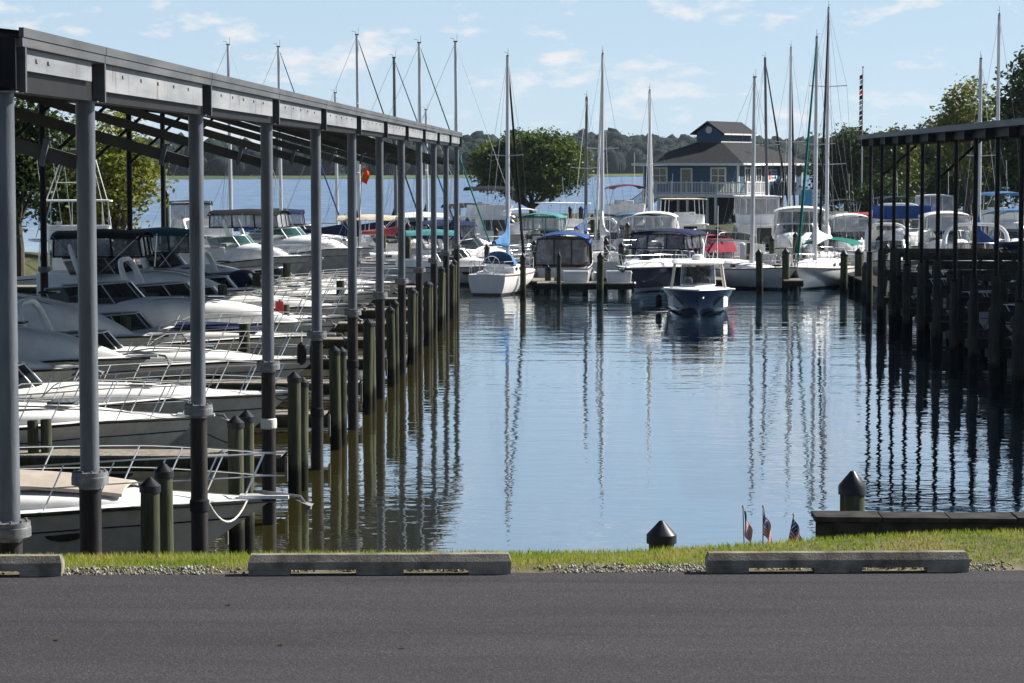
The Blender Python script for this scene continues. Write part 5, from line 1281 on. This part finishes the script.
def window(x, y, z, w_, h_, ax, pane='glass', door=False, mull=1):
    fr_, gl = MB(), MB()
    def bx(mb, a0, a1, d0, d1, z0, z1):
        if ax == 'y': mb.box(x + a0, x + a1, y - d1, y - d0, z0, z1)
        else: mb.box(x + d0, x + d1, y + a0, y + a1, z0, z1)
    t_ = .13
    bx(fr_, -w_ / 2 - t_, w_ / 2 + t_, .002, .06, z - t_, z); bx(fr_, -w_ / 2 - t_, w_ / 2 + t_, .002, .06, z + h_, z + h_ + t_)
    bx(fr_, -w_ / 2 - t_, -w_ / 2, .003, .058, z + .001, z + h_ - .001); bx(fr_, w_ / 2, w_ / 2 + t_, .003, .058, z + .001, z + h_ - .001)
    for i in range(mull): q = -w_ / 2 + w_ * (i + 1) / (mull + 1); bx(fr_, q - .04, q + .04, .012, .05, z + .002, z + h_ - .002)
    if not door: bx(fr_, -w_ / 2, w_ / 2, .014, .045, z + h_ * .5 - .03, z + h_ * .5 + .03)
    o = fr_.build('door' if door else 'window', TRW, house, 0); bx(gl, -w_ / 2, w_ / 2, .001, .010, z + .001, z + h_ - .001); gl.build('pane', M['glass'], o, 0)
for x in (-7.3, -1.85): window(x, 0, zf + .95, 1.2, 1.15, 'y')
window(-4.8, 0, zf + .05, .85, 2.0, 'y', door=True, mull=0)
for y in (1.9, 4.3, 9.9, 12.0): window(0, y, zf + 1.05, .95, 1.05, 'x')
# sign on the right wall
sg = MB(); sg.box(.005, .05, 6.3, 8.3, zf + 1.0, zf + 2.05); s_o = sg.build('wall_sign', mat('sign_pale_blue', (.55, .62, .70), .6), house, 0)
m = MB(); random.seed(3)
for r_ in range(3):
    y = 7.0
    while y < 8.1: w_ = random.uniform(.08, .2); m.box(.051, .056, y, y + w_, zf + 1.78 - r_ * .26, zf + 1.90 - r_ * .26); y += w_ + .05
m.build('sign_lettering', mat('sign_ink', (.05, .10, .25), .7), s_o, 0)
MB().box(.052, .058, 6.45, 6.85, zf + 1.15, zf + 1.85).build('sign_picture', M['orange'], s_o, 0)
# deck, railing, stairs
m = MB(); m.box(-6.9, 1.5, -1.7, -.004, zf - .28, zf); m.box(.004, 1.5, 0, 3.2, zf - .28, zf); m.build('deck', TRW, house, 0)
rl = MB(); z = zf
def railseg(p, q):
    p, q = Vector(p), Vector(q); n = int((q - p).length / .14)
    rl.beam(p + Vector((0, 0, .98)), q + Vector((0, 0, .98)), .10, .07); rl.beam(p + Vector((0, 0, .12)), q + Vector((0, 0, .12)), .06, .06)
    for i in range(n + 1):
        c = p.lerp(q, i / max(1, n)); k = .05 if i % 10 == 0 else .02; rl.box(c.x - k, c.x + k, c.y - k, c.y + k, c.z + .01, c.z + (1.1 if k > .03 else .95))
railseg((-6.85, -1.65, z), (1.45, -1.65, z)); railseg((1.45, -1.65, z), (1.45, 3.15, z))
rl.build('railing', TRW, house, 0)
st = MB(); n = 13
for i in range(n): st.box(-6.9 - .30 * (i + 1), -6.9 - .30 * i + .02, -1.65, -.35, zf - .20 * (i + 1) - .04, zf - .20 * (i + 1))
for y in (-1.70, -.32): st.beam((-6.9, y, zf - .1), (-6.9 - .3 * n, y, zf - .1 - .2 * n), .06, .28)
st.build('stairs', TRW, house, 0)
rl = MB(); railseg((-6.9, -1.7, zf), (-6.9 - .3 * n, -1.7, zf - .2 * n)); rl.build('stair_railing', TRW, house, 0)
m = MB()
for x in (-6.7, -4.0, -1.4, 1.3): m.box(x - .09, x + .09, -1.62, -1.44, zg - .6, zf - .281)
split(m, 'deck_post', TRW, house, 0)
# blue and white information board right of the clubhouse
t_ = thing('information_board', 'bright blue and white board standing at the right end of the clubhouse', 'sign', (wx(811, 188), 188, 2.05), R(-12))
MB().box(-.85, .85, -.04, .04, .45, 1.95).build('panel', mat('board_white', (.72, .76, .80), .5), t_, 0)
MB().box(-.82, .02, -.052, -.041, .5, 1.9).build('panel_field', mat('board_blue', (.08, .42, .70), .5), t_, 0)
m = MB()
for q, (x, z_, w_, hh) in enumerate(((.1, 1.55, .5, .14), (.1, 1.25, .6, .12), (.1, .95, .4, .12), (.35, .65, .3, .2))): m.box(x, x + w_, -.05, -.041, z_, z_ + hh)
m.build('lettering', mat('board_ink', (.06, .14, .40), .6), t_, 0)
m = MB()
for x in (-.7, .7): m.box(x - .05, x + .05, -.035, .035, -1.6, .449)
split(m, 'leg', TRW, t_, 0)
# flag pole with signal flags
Yf = 200; t_ = thing('flag_pole', 'tall pole hung with colourful signal flags right of the clubhouse', 'flag pole', (wx(861, Yf), Yf, .8))
hp = wz(68, Yf, 860) - .8
MB().tube([(0, 0, -.3), (0, 0, hp)], [.07, .04], 8).build('pole', M['alu'], t_); MB().lathe((0, 0, hp), [(.03, 0), (.09, .06), (.03, .14)], 10).build('finial', M['black'], t_)
cols = ['red', 'whitec', 'blackc', 'orange', 'navy', 'tanc', 'whitec', 'red', 'green', 'tanc', 'blackc', 'red']
for i, c in enumerate(cols):
    z_ = hp - .5 - i * .42
    MB().sheet(lambda u, v: (-.26 * u - .01, .05 * math.sin(u * 6 + i), z_ - .34 * v - .14 * u), 4, 3, .01).build('signal_flag', M[c], t_, 60)
# dark hedge and dumpster-like shed right of the house are low greenery
# ------------------------------------------------------------------ trees
def leafmat(name, a, b_, c):
    m = bpy.data.materials.new(name); t, N, L, b = nt(m)
    f1 = noise(N, L, coords(N, L), .55, 3); f2 = noise(N, L, coords(N, L), 4.5, 2)
    ad = N.new('ShaderNodeMath'); ad.operation = 'MULTIPLY_ADD'; ad.inputs[1].default_value = .5; L.new(f2, ad.inputs[0]); L.new(f1, ad.inputs[2])
    r = ramp(N, [(.5, a), (.75, b_), (.98, c)]); L.new(ad.outputs[0], r.inputs[0]); L.new(r.outputs[0], b.inputs['Base Color']); b.inputs['Roughness'].default_value = .55; b.inputs['Specular IOR Level'].default_value = .2
    tr = N.new('ShaderNodeBsdfTranslucent'); L.new(r.outputs[0], tr.inputs['Color']); ms = N.new('ShaderNodeMixShader'); ms.inputs[0].default_value = .35
    L.new(b.outputs[0], ms.inputs[1]); L.new(tr.outputs[0], ms.inputs[2]); L.new(ms.outputs[0], N['Material Output'].inputs[0]); return m
LD = leafmat('dark_leaves', (.018, .034, .010), (.035, .058, .014), (.06, .08, .02))
LM = leafmat('mid_leaves', (.03, .055, .013), (.07, .10, .02), (.15, .15, .035))
LG = leafmat('fresh_green_leaves', (.028, .056, .010), (.075, .115, .017), (.15, .18, .032))
LY = leafmat('yellow_green_leaves', (.08, .10, .015), (.16, .18, .03), (.28, .25, .05))
BK = mat('bark', (.05, .042, .035), .9, 0, (.10, .085, .07), 6, (1, 1, .2), bump=.6, bscale=15)
def tree(label, X, Y, zb, blobs, ncl, per, leaf, lm_, th, tr_=.28, name='tree', group=None, spread=.5, seed=1):
    rg = np.random.default_rng(seed)
    t_ = thing(name, label, 'tree', (X, Y, zb), 0, group)
    tk = MB(); f = Vector((0, 0, th))
    tk.tube([(0, 0, -.5), (.05, 0, th * .4), (-.04, .03, th)], [tr_ * 1.35, tr_ * 1.05, tr_ * .85], 10)
    for (bx, by, bz, rx, ry, rz) in blobs:
        e = Vector((bx, by, bz)); mid = f.lerp(e, .5) + Vector((rg.normal(0, .2), rg.normal(0, .2), -.15 * abs(bz - th)))
        tk.tube([f - Vector((0, 0, .2)), mid, e, e + Vector((rg.normal(0, .4), rg.normal(0, .4), rz * .6))], [tr_ * .55, tr_ * .36, tr_ * .2, .02], 7)
    tk.build('trunk', BK, t_)
    vol = np.array([b[3] * b[4] * b[5] for b in blobs]) ** .75; vol /= vol.sum()
    Cs = []
    for _ in range(ncl):
        b = blobs[rg.choice(len(blobs), p=vol)]; d = rg.standard_normal(3); d /= np.linalg.norm(d); q = .45 + .58 * rg.random() ** .5
        Cs.append(np.array(b[:3]) + d * q * np.array(b[3:]))
    Cs = np.array(Cs); sz = rg.uniform(.6, 1.25, ncl)
    P = np.repeat(Cs, per, 0) + rg.standard_normal((ncl * per, 3)) * (spread * np.repeat(sz, per))[:, None] * np.array([1, 1, .62])
    n_ = len(P); ls = leaf * rg.uniform(.6, 1.3, n_)
    a = rg.standard_normal((n_, 3)); a[:, 2] *= .6; a /= np.linalg.norm(a, axis=1)[:, None]; c = np.cross(a, rg.standard_normal((n_, 3))); c /= np.linalg.norm(c, axis=1)[:, None]
    V = np.stack([P - a * ls[:, None], P + c * ls[:, None] * .55, P + a * ls[:, None], P - c * ls[:, None] * .55], 1).reshape(-1, 3)
    o = raw('crown', V, np.arange(4 * n_).reshape(-1, 4), lm_); o.parent = t_
    return t_
tx = wx(529, 228)
tree('round broad-crowned dark green tree standing on the spit left of the clubhouse', tx + .3, 228, .7,
     [(-3.6, 0, 5.3, 2.1, 2.4, 1.9), (-1.2, .5, 6.4, 2.6, 2.6, 1.9), (1.6, -.3, 6.3, 2.5, 2.6, 2.0), (3.6, .4, 5.0, 1.7, 2.2, 2.0), (-2.2, -1.2, 4.0, 2.2, 2, 1.5), (.4, -1.4, 4.6, 2.4, 2, 1.7), (2.6, -.8, 3.8, 1.9, 2, 1.3), (-4.3, .2, 4.0, 1.2, 1.5, 1.1), (-1.2, -1.6, 3.0, 1.6, 1.4, 1.0), (1.2, -1.7, 3.1, 1.6, 1.4, 1.0)], 760, 48, .17, LG, 1.3, .34, seed=5, spread=.42)
def simple(label, px, Y, zb, top, w_, lm_, seed, ncl=260, per=42, leaf=.18, th=2.2, bottom=.25, grp=None):
    rg = np.random.default_rng(seed); H = wz(top, Y, px) - zb; w2 = w_ * Y / F / 2; bl = []
    for i in range(7):
        a = 6.283 * i / 6; rr = .5 * w2 if i < 6 else 0; z = H * (bottom + (.55 - bottom * .4) * rg.random() + .1) if i < 6 else H * .80
        bl.append((rr * math.cos(a), rr * math.sin(a), z, w2 * .55, w2 * .55, H * .20))
    return tree(label, wx(px, Y), Y, zb, bl, ncl, per, leaf, lm_, th, .25, seed=seed, group=grp)
simple('dark dense tree right of the clubhouse behind the signal flag pole', 846, 212, .8, 128, 74, LD, 11, 320)
simple('tree with yellowing edges behind the left end of the right shed roof', 892, 208, .8, 131, 62, LM, 12, 300)
simple('small dark tree poking above the right shed roof', 930, 230, .8, 119, 40, LD, 13, 180)
simple('open crowned yellow-green tree above the right shed roof', 968, 180, .9, 80, 62, LY, 14, 230, 36)
simple('tall dark tree at the right photo edge overtopping the shed', 1036, 150, .9, 40, 105, LD, 15, 420, 46)
simple('low dark tree behind the middle of the right shed', 965, 200, .8, 140, 80, LD, 16, 260)
simple('dark shrubby tree between the clubhouse and the white sailboats', 880, 185, .8, 178, 60, LD, 17, 160, 40, .15, 1.0, .1)
simple('tall dark tree beyond the shed at the left photo edge', 18, 116, 1, 98, 84, LD, 21, 230, 40, .15)
simple('bushy tree behind the sport fishing boat tower', 66, 128, 1, 120, 78, LM, 22, 200, 40, .15)
simple('yellow-green tree overhanging the lake between the second and third steel columns', 118, 112, 1, 104, 70, LY, 23, 190, 40, .13, 1.6, .12)
# ------------------------------------------------------------------ air
if HAZE:
    hz = MB().box(-1320, 1320, -70, 2450, -2, 75).build('haze', None or bpy.data.materials.new('haze_air'), ang=0); hz['kind'] = 'stuff'
    m = hz.data.materials[0]; m.use_nodes = True; t = m.node_tree; t.nodes.clear()
    o_ = t.nodes.new('ShaderNodeOutputMaterial'); v_ = t.nodes.new('ShaderNodeVolumePrincipled'); v_.inputs['Color'].default_value = (.72, .85, 1, 1); v_.inputs['Density'].default_value = HAZE; v_.inputs['Anisotropy'].default_value = .3
    t.links.new(v_.outputs[0], o_.inputs['Volume']); hz.display_type = 'WIRE'
